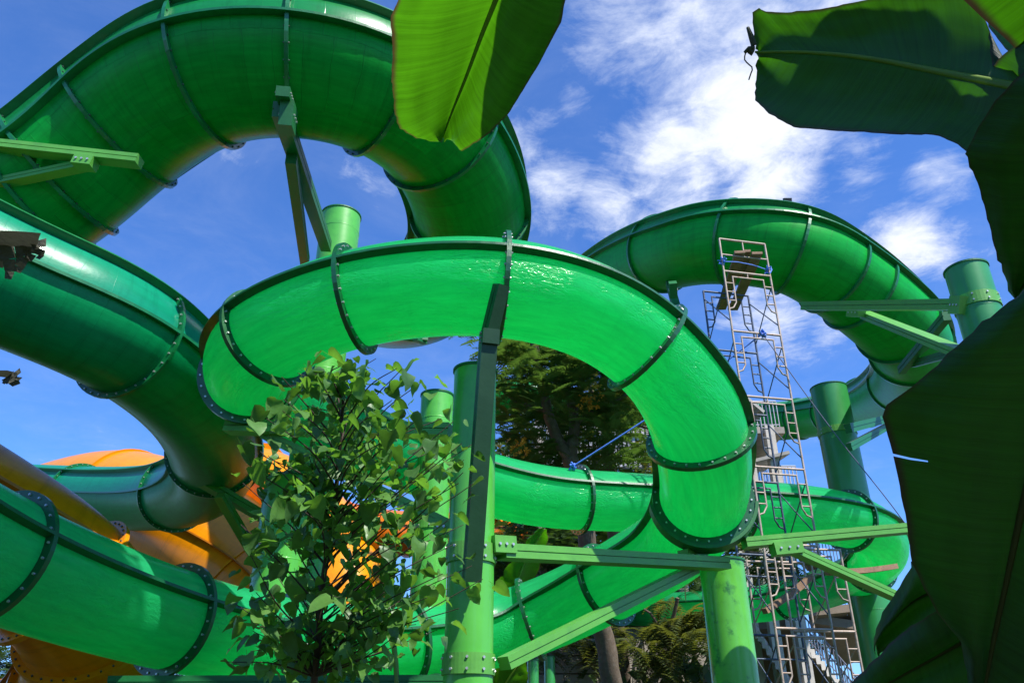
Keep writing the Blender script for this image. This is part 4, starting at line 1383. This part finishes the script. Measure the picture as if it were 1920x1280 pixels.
# unseen crown leaves of that plant, added to shade the blades in view
for (dx, dy, dz, ln, wd, dr_, sd) in ((-.15, -.35, 1.0, 2.4, .66, .55, 1), (-.75, -.35, .95, 2.5, .7, .8, 2), (.3, -.7, .8, 2.4, .7, .8, 3), (.6, .1, .9, 2.2, .65, .8, 4),
                                       (-.5, -.75, 1.0, 2.4, .68, .9, 5), (.1, .3, 1.3, 2.0, .6, .9, 6), (-.35, -.1, 1.25, 2.3, .68, .9, 7),
                                       (.15, -.15, 1.6, 2.2, .7, 1.0, 8), (-.25, -.5, 1.5, 2.3, .7, 1.0, 9), (.45, -.35, 1.2, 2.4, .7, .9, 10), (-.1, -.6, 1.2, 2.3, .7, .7, 11), (.05, -.3, 1.9, 2.2, .7, 1.1, 13), (-.3, .0, 1.8, 2.2, .7, 1.1, 14), (.3, -.1, 1.9, 2.1, .7, 1.1, 15), (.5, .35, 1.2, 2.2, .66, .8, 12)):
    free_leaf(bp2, (2.35, 1.55, 2.35), (dx, dy, dz), ln, wd, dr_, M['banana_shaded'], M['banana_rib'], seed=60 + sd)

# withered leaf tips reaching in at the left edge
def dry_tip(root, outline_rows, seed, hang):
    m = MB()
    vs, fs, W = [], [], len(outline_rows[0])
    for i, row in enumerate(outline_rows):
        for j, q in enumerate(row):
            p = P(*q)
            p += Vector((mnoise.noise(Vector((i * 1.3, j, seed))), mnoise.noise(Vector((i, j * 1.7, seed + 4))), mnoise.noise(Vector((i, j, seed + 9))))) * .006
            vs.append(p)
    for i in range(len(outline_rows) - 1):
        for j in range(W - 1):
            a = i * W + j
            fs.append((a, a + 1, a + W + 1, a + W))
    m.add(vs, fs, True)
    lf = m.build('leaf', M['banana_dry'], root)
    for pts in hang:
        h = MB()
        pp = PX(pts)
        for a in range(len(pp) - 1):
            w0, w1 = .022 * (1 - a / len(pp)), .022 * (1 - (a + 1) / len(pp)) + .002
            d = (pp[a + 1] - pp[a]).normalized().cross(FWD).normalized()
            h.add([pp[a] - d * w0, pp[a] + d * w0 + FWD * .012, pp[a + 1] + d * w1 + FWD * .01, pp[a + 1] - d * w1], [(0, 1, 2, 3)])
        h.build('torn_strip', M['banana_dry'], lf)
bp3 = thing('banana_plant', 'banana plant whose withered tips reach in at the left edge', 'banana plant', (-3.2, 1.6, 0), 'banana plants in the foreground')
dry_tip(bp3, [[(-300, 400, 2.4), (-300, 440, 2.42), (-300, 480, 2.44), (-300, 520, 2.46)],
              [(-120, 420, 2.4), (-120, 445, 2.42), (-120, 470, 2.44), (-120, 500, 2.46)],
              [(0, 432, 2.4), (0, 440, 2.42), (0, 450, 2.44), (0, 462, 2.46)],
              [(25, 433, 2.4), (27, 441, 2.42), (28, 450, 2.44), (30, 462, 2.46)],
              [(55, 435, 2.4), (55, 444, 2.42), (56, 452, 2.44), (56, 463, 2.46)],
              [(77, 437, 2.4), (75, 445, 2.42), (70, 455, 2.44), (66, 466, 2.46)]], 3,
        [[(8, 458, 2.45), (14, 485, 2.45), (16, 508, 2.46), (13, 523, 2.46)], [(40, 460, 2.45), (42, 480, 2.45), (34, 500, 2.46), (30, 510, 2.46)],
         [(70, 450, 2.45), (72, 465, 2.44), (70, 478, 2.45), (77, 483, 2.45)], [(52, 462, 2.45), (56, 475, 2.46), (50, 488, 2.46)], [(2, 455, 2.45), (2, 480, 2.45), (-4, 500, 2.46)]])
dry_tip(bp3, [[(-200, 670, 2.3), (-200, 690, 2.3), (-200, 705, 2.3), (-200, 720, 2.3)], [(-60, 688, 2.3), (-60, 696, 2.31), (-60, 702, 2.32), (-60, 712, 2.33)],
              [(0, 694, 2.3), (0, 698, 2.31), (0, 702, 2.32), (0, 706, 2.33)], [(14, 694, 2.3), (14, 698, 2.31), (15, 702, 2.32), (15, 708, 2.33)], [(25, 697, 2.3), (24, 699, 2.31), (23, 702, 2.32), (22, 705, 2.33)]], 8,
        [[(14, 704, 2.31), (20, 712, 2.31), (29, 722, 2.32)], [(12, 706, 2.31), (15, 712, 2.3), (18, 717, 2.3)], [(22, 700, 2.31), (28, 706, 2.31), (27, 712, 2.31)]])
pseudostem(bp3, (-3.2, 1.6), 2.6, .14)
petiole(bp3, [P(-300, 460, 2.42), (-2.6, 1.7, 2.6), (-3.2, 1.6, 2.5)], .02)
petiole(bp3, [P(-200, 695, 2.3), (-2.5, 1.8, 2.0), (-3.2, 1.6, 2.1)], .02)
for sd, (dx, dy, dz) in enumerate(((-.7, .2, 1), (-.4, -.8, 1), (.1, -.9, 1.1))):
    free_leaf(bp3, (-3.2, 1.6, 2.5), (dx, dy, dz), 2.2, .6, .8, M['banana'], M['banana_rib'], seed=80 + sd)
# dry shreds at the tip of the big level leaf
m = MB()
for pts in ([(1414, 85, 2.44), (1408, 68, 2.44), (1402, 52, 2.45)], [(1414, 92, 2.44), (1404, 92, 2.44), (1396, 99, 2.45)], [(1412, 100, 2.44), (1404, 96, 2.44)]):
    m.tube(PX(pts), [.010, .008, .005][:len(pts)], 6)
m.tube(catmull(PX([(1398, 100, 2.45), (1396, 112, 2.45), (1405, 122, 2.45), (1411, 128, 2.45), (1408, 138, 2.45), (1404, 150, 2.45)]), .01), .0022, 5)
m.build('dry_tip', M['banana_dry'], bp2)

# young banana plants among the slides
bp4 = thing('banana_plant', 'upright banana leaf standing behind the lower slide right of the front column', 'banana plant', (P(960, 1120, 15.9).x, P(960, 1120, 15.9).y, 0))
banana_leaf(bp4, PX([(930, 1190, 15.9), (960, 1120, 15.9), (985, 1050, 15.9), (1020, 992, 15.8)]),
            PX([(900, 1160, 15.8), (930, 1095, 15.8), (955, 1060, 15.7), (990, 1010, 15.7), (1018, 990, 15.8)]),
            PX([(960, 1200, 16.2), (985, 1130, 16.3), (1012, 1068, 16.3), (1030, 1015, 16.1), (1026, 994, 15.8)]), M['banana'], M['banana_rib'], n=30, k=5, sag=.08, rip=.05, rib_r=.035, seed=5)
banana_leaf(bp4, PX([(900, 1360, 15.6), (930, 1310, 15.6), (960, 1262, 15.6), (984, 1232, 15.6)]),
            PX([(880, 1320, 15.5), (910, 1265, 15.5), (940, 1238, 15.5), (980, 1230, 15.6)]),
            PX([(930, 1380, 15.8), (975, 1320, 15.9), (992, 1270, 15.8), (986, 1236, 15.6)]), M['banana'], M['banana_rib'], n=26, k=5, sag=.08, rip=.05, rib_r=.035, seed=6)
b4 = P(930, 1200, 15.9)
petiole(bp4, [b4, (b4.x - .1, b4.y, b4.z - .8), (b4.x - .2, b4.y, 1.5)], .06)
petiole(bp4, [P(900, 1360, 15.6), (b4.x - .2, b4.y, 1.5)], .06)
pseudostem(bp4, (b4.x - .2, b4.y), 1.7, .16)
bp5 = thing('banana_plant', 'pale folded banana leaf behind the sapling, before the orange slide', 'banana plant', (P(680, 1160, 10.5).x, P(680, 1160, 10.5).y, 0))
banana_leaf(bp5, PX([(735, 1180, 10.3), (705, 1140, 10.3), (675, 1098, 10.3), (656, 1078, 10.3)]),
            PX([(712, 1190, 10.4), (684, 1155, 10.4), (660, 1120, 10.4), (652, 1085, 10.3)]),
            PX([(745, 1160, 10.1), (718, 1125, 10.1), (690, 1090, 10.1), (662, 1074, 10.3)]), M['banana'], M['banana_rib'], n=24, k=5, sag=.05, rip=.03, rib_r=.02, seed=9)
b5 = P(735, 1180, 10.3)
petiole(bp5, [b5, (b5.x + .1, b5.y, b5.z - .6), (b5.x + .1, b5.y, 1.2)], .035)
pseudostem(bp5, (b5.x + .1, b5.y), 1.3, .12)

# ------------------------------------------------------------------ sapling
def heart_leaf(fold=.22, drop=.22, wave=.05, wid=1.0):
    """one heart shaped leaf, 1 unit long, folded along the midrib and drooping at the tip"""
    half = [(0.0, 0.0), (0.20, -0.10), (0.40, -0.03), (0.50, 0.18), (0.44, 0.46), (0.27, 0.74), (0.0, 1.0)]
    rib = [(0, 0.0), (0, .12), (0, .30), (0, .52), (0, .76), (0, 1.0)]
    vs, uv = [], []
    def z(x, y):
        return fold * abs(x) - drop * y * y + wave * math.sin(7 * y + 2 * (x > 0)) * abs(x) * 2
    idx = {}
    def add(x, y):
        vs.append(Vector((x, y, z(x, y))))
        uv.append((x * 2, y * .1))
        return len(vs) - 1
    R_ = [add(x, y) for x, y in rib]
    fs = []
    for s in (1, -1):
        H = [R_[0]] + [add(x * s * wid, y) for x, y in half[1:-1]] + [R_[-1]]
        tri = [(R_[0], H[1], R_[1]), (H[1], H[2], R_[1]), (R_[1], H[2], R_[2]), (H[2], H[3], R_[2]), (R_[2], H[3], R_[3]), (H[3], H[4], R_[3]), (R_[3], H[4], R_[4]), (H[4], H[5], R_[4]), (R_[4], H[5], R_[5])]
        for t in tri:
            fs.append(t if s > 0 else (t[0], t[2], t[1]))
    # stalk
    a = len(vs)
    vs += [Vector((-.012, 0, 0)), Vector((.012, 0, 0)), Vector((.01, -.45, .03)), Vector((-.01, -.45, .03))]
    uv += [(0, 0)] * 4
    fs.append((a, a + 1, a + 2, a + 3))
    return vs, fs, uv
VARIANTS = [heart_leaf(), heart_leaf(.5, .35, .10, .92), heart_leaf(.08, .55, .12, 1.0), heart_leaf(-.2, .15, .14, .85), heart_leaf(.7, .1, .08, .8)]
def leaf_mesh(name, mat, var):
    m = MB()
    m.add(var[0], var[1], True, var[2])
    o = m.build(name, mat)
    me = o.data
    bpy.data.objects.remove(o)
    return me
leaf_me = [leaf_mesh('leaf', M['leaf'], v) for v in VARIANTS]
leaf_me_dark = [leaf_mesh('leaf', M['leaf_dark'], v) for v in VARIANTS]

SD = 5.6
sb = P(588, 1290, SD)
sapling = thing('sapling', 'young leafy sapling with heart shaped leaves in front of the orange slides', 'sapling', (sb.x, sb.y, 0))
trunk_px = [(578, 1560, SD), (588, 1290, SD), (597, 1200, SD), (603, 1110, SD), (618, 1010, SD), (632, 900, SD), (640, 800, SD), (646, 720, SD), (652, 672, SD)]
trunk = catmull(PX(trunk_px), .06)
trunk[0].z = min(trunk[0].z, 0.0)
m = MB()
nT = len(trunk)
m.tube(trunk, [.030 * (1 - .85 * i / (nT - 1)) + .004 for i in range(nT)], 10)
m.build('trunk', M['twig'], sapling)
trunk_pp = [proj(p) for p in trunk]
tips = [(705, 672), (745, 690), (792, 715), (790, 780), (735, 750), (690, 730), (850, 790), (848, 830), (870, 862), (890, 905), (860, 905), (820, 860), (770, 830), (730, 820),
        (885, 1060), (850, 1020), (905, 1085), (830, 1075), (800, 1120), (860, 1140), (575, 760), (530, 770), (500, 785), (560, 790), (485, 850), (455, 905), (470, 880), (455, 985), (480, 960), (470, 1040), (440, 1130), (480, 1110), (520, 1080),
        (425, 1240), (470, 1220), (520, 1190), (560, 1240), (500, 1250), (650, 1215), (690, 1160), (720, 1110), (700, 1195), (760, 1070), (785, 985), (770, 940), (720, 930), (690, 960), (560, 900), (520, 920), (545, 985), (640, 1010),
        (740, 1175), (780, 1170), (820, 1180), (590, 720), (610, 850), (700, 860), (660, 780), (690, 900), (640, 1120), (575, 1130), (560, 1060), (640, 1270), (600, 1230), (540, 1150), (800, 935), (840, 975), (760, 1010), (480, 1170)]
rows_ = ((700, 590, 760), (720, 520, 800), (790, 480, 850), (860, 450, 890), (930, 440, 895), (1000, 440, 890), (1070, 445, 890), (1140, 430, 870), (1210, 415, 820), (1270, 430, 780))
for _ in range(34):
    j_ = random.randint(0, len(rows_) - 1)
    y_, a_, b_ = rows_[j_]
    f_ = random.choice((random.uniform(0, .35), random.uniform(.6, 1)))
    tips.append((a_ + (b_ - a_) * f_, y_ + random.uniform(-30, 30)))
leaves = []
for ti, (tx, ty) in enumerate(tips):
    dz_ = random.uniform(-.75, .65)
    tip = P(tx, ty, SD + dz_)
    # leaves the trunk below its tip
    want = ty + 60 + abs(tx - 630) * random.uniform(.45, .75)
    best = min(range(nT), key=lambda i: abs(trunk_pp[i][1] - min(1270, want)))
    a = trunk[best]
    mid1 = a.lerp(tip, .45) + Vector((random.uniform(-.09, .09), random.uniform(-.09, .09), random.uniform(-.02, .16)))
    path = catmull([a, mid1, tip], .05)
    L_ = len(path)
    m = MB()
    m.tube(path, [.006 * (1 - .8 * i / (L_ - 1)) + .0014 for i in range(L_)], 6)
    br = m.build('branch', M['twig'], sapling)
    nl = random.randint(9, 14)
    for k in range(nl):
        f = 1 - (k / nl) ** 1.1 * .72
        p = path[min(L_ - 1, int(f * (L_ - 1)))] + Vector((random.gauss(0, .075), random.gauss(0, .09), random.gauss(0, .06)))
        leaves.append((p, tx))
# a few leaves along the stem top
for i in range(30):
    leaves.append((trunk[int(nT * random.uniform(.55, .99))] + Vector((random.gauss(0, .08), random.gauss(0, .1), random.gauss(0, .05))), 640))
def leaf_matrix(p):
    az = random.uniform(0, 2 * math.pi)
    s = random.choice((.055, .075, .09, .11, .125)) * random.uniform(.9, 1.15)
    pr = proj(p)
    if pr[1] > 1080 and random.random() < .45:
        s *= 1.3
    tilt = Matrix.Rotation(random.gauss(-.45, .35), 4, 'X') @ Matrix.Rotation(random.gauss(0, .45), 4, 'Y')
    return Matrix.Translation(p) @ Matrix.Rotation(az, 4, 'Z') @ tilt @ Matrix.Scale(s, 4)
inst = [(leaf_matrix(p), tx) for p, tx in leaves]
inst.sort(key=lambda q: -q[0].median_scale / proj(q[0].translation)[2])
org = sapling.location.copy()
for q, (mx, tx) in enumerate(inst[:300]):
    o = bpy.data.objects.new('leaf', random.choice(leaf_me_dark if random.random() < .35 else leaf_me))
    C.objects.link(o)
    o.parent = sapling
    o.matrix_local = Matrix.Translation(-org) @ mx
for matn, keep in (('leaf', 0), ('leaf_dark', 1)):
    m = MB()
    for q, (mx, tx) in enumerate(inst[300:]):
        if (q % 5 < 2) == bool(keep):
            va = random.choice(VARIANTS)
            m.add([mx @ v for v in va[0]], va[1], True, va[2])
    tag(m.build('small_leaves', M[matn], sapling), kind='stuff')

# ------------------------------------------------------------------ background trees
def tree(label, limbs, fronds, mat, frond_len, leaflets=11, name='feathery_tree', group='trees behind the slides', leaf_w=.16, droop=.35, bark='bark'):
    """limbs: list of (pixel path with depth, r0, r1); fronds: list of (centre px, py, d, spread_px, spread_d, count)"""
    b = P(*limbs[0][0][0])
    root = thing(name, label, 'tree', (b.x, b.y, 0), group)
    for i, (path, r0, r1) in enumerate(limbs):
        pts = catmull(PX(path), .5)
        if i == 0 and pts[0].z > 0.2:
            pts = [Vector((pts[0].x, pts[0].y, -.1))] + pts
        n = len(pts)
        m = MB()
        m.tube([p + Vector((mnoise.noise(p * .9), mnoise.noise(p * .9 + Vector((7, 0, 0))), 0)) * r0 * .7 for p in pts], [r0 + (r1 - r0) * k / (n - 1) for k in range(n)], 9)
        m.build('trunk' if i == 0 else 'limb', M[bark], root)
    m = MB()
    for (px, py, d, sp, sd, cnt) in fronds:
        # each cloud of fronds is broken into clumps so that gaps stay open
        nc = max(3, cnt // 14)
        clumps = [(px + random.gauss(0, sp * .55), py + random.gauss(0, sp * .45), d + random.gauss(0, sd * .5)) for _ in range(nc)]
        for _ in range(int(cnt * 1.4)):
            cx, cy, cd = random.choice(clumps)
            p = P(cx + random.gauss(0, sp * .2), cy + random.gauss(0, sp * .16), cd + random.gauss(0, sd * .2))
            az = random.uniform(0, 2 * math.pi)
            dirv = Vector((math.cos(az), math.sin(az), random.uniform(-.55, .55))).normalized()
            L_ = frond_len * random.uniform(.65, 1.25)
            side = dirv.cross(Vector((0, 0, 1))).normalized()
            vs, fs = [], []
            for k in range(leaflets):
                f = (k + .5) / leaflets
                c = p + dirv * (L_ * f) - Vector((0, 0, droop * L_ * f * f))
                ll = L_ * leaf_w * 1.9 * (math.sin(math.pi * (.12 + .8 * f)) ** .7)
                w = L_ / leaflets * .5
                for s in (-1, 1):
                    o = len(vs)
                    tipv = c + side * (s * ll) + dirv * (ll * .45) - Vector((0, 0, ll * .25))
                    vs += [c - dirv * w, tipv, c + dirv * w]
                    fs.append((o, o + 1, o + 2))
            m.add(vs, fs)
    tag(m.build('foliage', M[mat], root), kind='stuff')
    return root

tree('tall feathery tree with forked grey brown trunk seen through the coil', [
    ([(1165, 1500, 25), (1150, 1290, 25), (1128, 1190, 25), (1105, 1050, 25), (1085, 930, 25), (1070, 858, 25)], .36, .26),
    ([(1072, 862, 25), (1040, 810, 25), (1020, 740, 25), (1005, 660, 25), (985, 600, 25)], .20, .10),
    ([(1072, 862, 25), (1076, 790, 25), (1058, 720, 25.2), (1048, 660, 25.5), (1050, 590, 25.5)], .19, .09),
    ([(1074, 800, 25), (1110, 770, 25), (1160, 750, 25.2), (1200, 720, 25)], .08, .04),
    ([(1030, 770, 25), (985, 760, 25), (940, 730, 25)], .08, .04),
    ([(1060, 690, 25), (1100, 660, 25), (1140, 640, 25)], .07, .03)],
    [(980, 690, 25, 75, 2, 260), (930, 660, 25, 40, 2, 60), (1060, 650, 25.5, 90, 2.5, 260), (1150, 760, 26, 70, 2.5, 200), (960, 800, 26, 70, 2.5, 170), (1210, 840, 26, 40, 2, 90),
     (1000, 860, 26, 60, 2, 120), (1090, 850, 27, 80, 2, 160)], 'feather', .66, leaflets=9, droop=.25)
tree('darker feathery tree on the right of the forked one, behind the coil', [
    ([(1190, 1500, 29), (1165, 1200, 29), (1148, 1000, 29), (1142, 870, 29), (1140, 780, 29), (1150, 700, 29)], .30, .16),
    ([(1141, 800, 29), (1180, 760, 29), (1215, 770, 29)], .12, .05), ([(1140, 790, 29), (1110, 740, 29), (1100, 700, 29)], .12, .05),
    ([(1142, 850, 29), (1180, 800, 29), (1230, 805, 29)], .07, .04)],
    [(1140, 710, 29, 80, 2.5, 230), (1190, 760, 29, 55, 2, 120), (1080, 780, 30, 70, 2.5, 150), (1200, 870, 30, 60, 2, 120), (1120, 880, 30, 80, 2, 90)], 'feather_warm', .68, leaflets=9, droop=.25)
tree('low dark tree filling the shade under the level slide', [
    ([(1010, 1500, 33), (1015, 1200, 33), (1020, 1060, 33), (1000, 960, 33)], .25, .10),
    ([(1020, 1060, 33), (1070, 1020, 33), (1110, 990, 33)], .12, .05)],
    [(970, 1020, 33, 70, 2.5, 220), (1060, 1040, 34, 90, 3, 300), (1180, 1010, 35, 80, 3, 220), (1230, 1090, 34, 90, 3, 220), (1120, 1130, 36, 120, 3, 260), (980, 1150, 34, 90, 3, 200), (1290, 1180, 33, 60, 3, 140), (1080, 960, 37, 90, 2, 150)], 'bush', .75, name='broad_tree', leaf_w=.22)
tree('feathery branch tree drooping over the concrete stairs', [
    ([(1350, 1500, 24), (1345, 1250, 24), (1340, 1120, 24), (1380, 1040, 24), (1440, 1040, 23.5), (1500, 1070, 23)], .12, .03)],
    [(1430, 1050, 23.5, 45, 1, 55), (1480, 1065, 23.3, 35, 1, 30), (1380, 1035, 24, 30, 1, 30), (1330, 1060, 23.8, 40, 1, 40)], 'feather', .7)
tree('dark leafy tree right of the mottled column, under the stairs', [
    ([(1430, 1400, 44), (1440, 1320, 44), (1455, 1230, 44)], .2, .08)],
    [(1440, 1240, 44, 55, 2, 160), (1500, 1250, 45, 50, 2, 110), (1400, 1200, 45, 40, 2, 90)], 'bush', .9, name='broad_tree')
tree('olive tree hanging over the block wall at bottom centre', [
    ([(1270, 1500, 27), (1262, 1280, 27), (1255, 1200, 27), (1270, 1120, 27)], .14, .06), ([(1256, 1210, 27), (1220, 1150, 27), (1190, 1130, 27)], .06, .03)],
    [(1260, 1190, 27, 55, 1.5, 160), (1230, 1240, 27, 40, 1.5, 90), (1290, 1150, 27, 45, 1.5, 90), (1120, 1225, 29, 45, 1.5, 70), (1060, 1215, 29, 40, 1.5, 70)], 'feather_warm', .75, droop=.8)
tree('dark bushy tree low behind the slides at bottom left', [
    ([(230, 1560, 16), (245, 1400, 16), (260, 1290, 16)], .14, .05)],
    [(270, 1262, 16, 45, 1, 170), (200, 1290, 16.5, 60, 1, 170), (120, 1290, 17, 60, 1, 120), (-10, 1235, 18, 60, 1, 220), (80, 1260, 18, 60, 1, 160), (340, 1290, 16.5, 40, 1, 90)], 'bush', .45, name='broad_tree')
# blossoms in the feathery trees
for (cx, cy, d, n_, lab) in ((1100, 752, 24, 26, 'yellow orange blossom cluster high in the feathery tree'), (975, 838, 24, 26, 'yellow orange blossom cluster low in the feathery tree, beside the front column')):
    m = MB()
    for _ in range(n_):
        c = P(cx + random.gauss(0, 14), cy + random.gauss(0, 9), d + random.gauss(0, .3))
        for _k in range(5):
            a = Vector((random.uniform(-1, 1), random.uniform(-1, 1), random.uniform(-1, 1))).normalized() * .10
            b = Vector((random.uniform(-1, 1), random.uniform(-1, 1), random.uniform(-1, 1))).normalized() * .10
            m.add([c, c + a, c + b], [(0, 1, 2)])
    tag(m.build('blossom_cluster', M['flower'], origin=P(cx, cy, d)), lab, 'blossom', None, 'stuff')

# unseen tree added at left rear; crown placed to shade the lower left slides
tr_ = thing('broad_tree', 'unseen tall broad tree added to shade the lower left', 'tree', (-6.5, -1.5, 0))
pts_ = catmull([Vector((-6.5, -1.5, -.1)), Vector((-6.2, -1, 4)), Vector((-5.2, .6, 8)), Vector((-2.6, 1.8, 11.6)), Vector((-.5, 2.9, 13.6))], .5)
m = MB(); m.tube(pts_, [.32 - .24 * i / len(pts_) for i in range(len(pts_))], 10); m.build('trunk', M['bark'], tr_)
m = MB()
for _ in range(2000):
    d = Vector((random.gauss(0, 1), random.gauss(0, 1), random.gauss(0, 1))).normalized() * (random.random() ** .4)
    c = Vector((-.3 + d.x * 2.1, 3.1 + d.y * 1.9, 13.9 + d.z * 1.4))
    a = Vector((random.gauss(0, 1), random.gauss(0, 1), random.gauss(0, .5))).normalized() * .22
    b = Vector((random.gauss(0, 1), random.gauss(0, 1), random.gauss(0, .5))).normalized() * .14
    m.add([c - a, c + b, c + a, c - b], [(0, 1, 2, 3)])
tag(m.build('foliage', M['bush'], tr_), kind='stuff')

# dense woods: one mass beyond the slides, one unseen, added behind the viewer to dim ambient light
def wood(label, boxes, size, loc):
    m = MB()
    for (cx, cy, cz, rx, ry, rz, n_) in boxes:
        clumps = [(random.uniform(-1, 1), random.uniform(-1, 1), random.uniform(-1, 1)) for _ in range(max(8, n_ // 40))]
        for _ in range(n_):
            q = random.choice(clumps)
            c = Vector((cx + rx * q[0] + random.gauss(0, size * 2.2), cy + ry * q[1] + random.gauss(0, size * 2.2), max(.1, cz + rz * q[2] + random.gauss(0, size * 1.8))))
            a = Vector((random.gauss(0, 1), random.gauss(0, 1), random.gauss(0, .6))).normalized() * size * random.uniform(.6, 1.2)
            b = a.cross(Vector((random.gauss(0, 1), random.gauss(0, 1), random.gauss(0, 1)))).normalized() * size * .45
            m.add([c - a, c + b, c + a, c - b], [(0, 1, 2, 3)])
    return tag(m.build('dense_wood', M['bush'], origin=loc), label, 'wood', None, 'stuff')
def wb(px0, px1, py0, py1, d, n_):
    a, b = P(px0, py0, d), P(px1, py1, d)
    return ((a.x + b.x) / 2, (a.y + b.y) / 2, (a.z + b.z) / 2, abs(b.x - a.x) / 2, 1.2, abs(a.z - b.z) / 2, n_)
wood('dark dense wood filling the background under and behind the coil', [wb(925, 1335, 900, 1190, 44, 5200), wb(930, 1240, 800, 900, 46, 1200), wb(1330, 1440, 1150, 1330, 48, 700), wb(930, 1110, 1215, 1330, 31, 700), wb(1215, 1330, 1215, 1330, 29.5, 420)], .42, (4, 40, 0))
wood('unseen dense planting added behind the viewer to dim the ambient light', [(-9, -8, 3.6, 8, 1.6, 3.4, 1700), (7, -8.5, 3.6, 9, 1.6, 3.4, 1700), (-14, -2, 3.2, 1.5, 6, 3.0, 1000), (14, -2, 3.2, 1.5, 7, 3.0, 1000)], .5, (0, -8, 0))
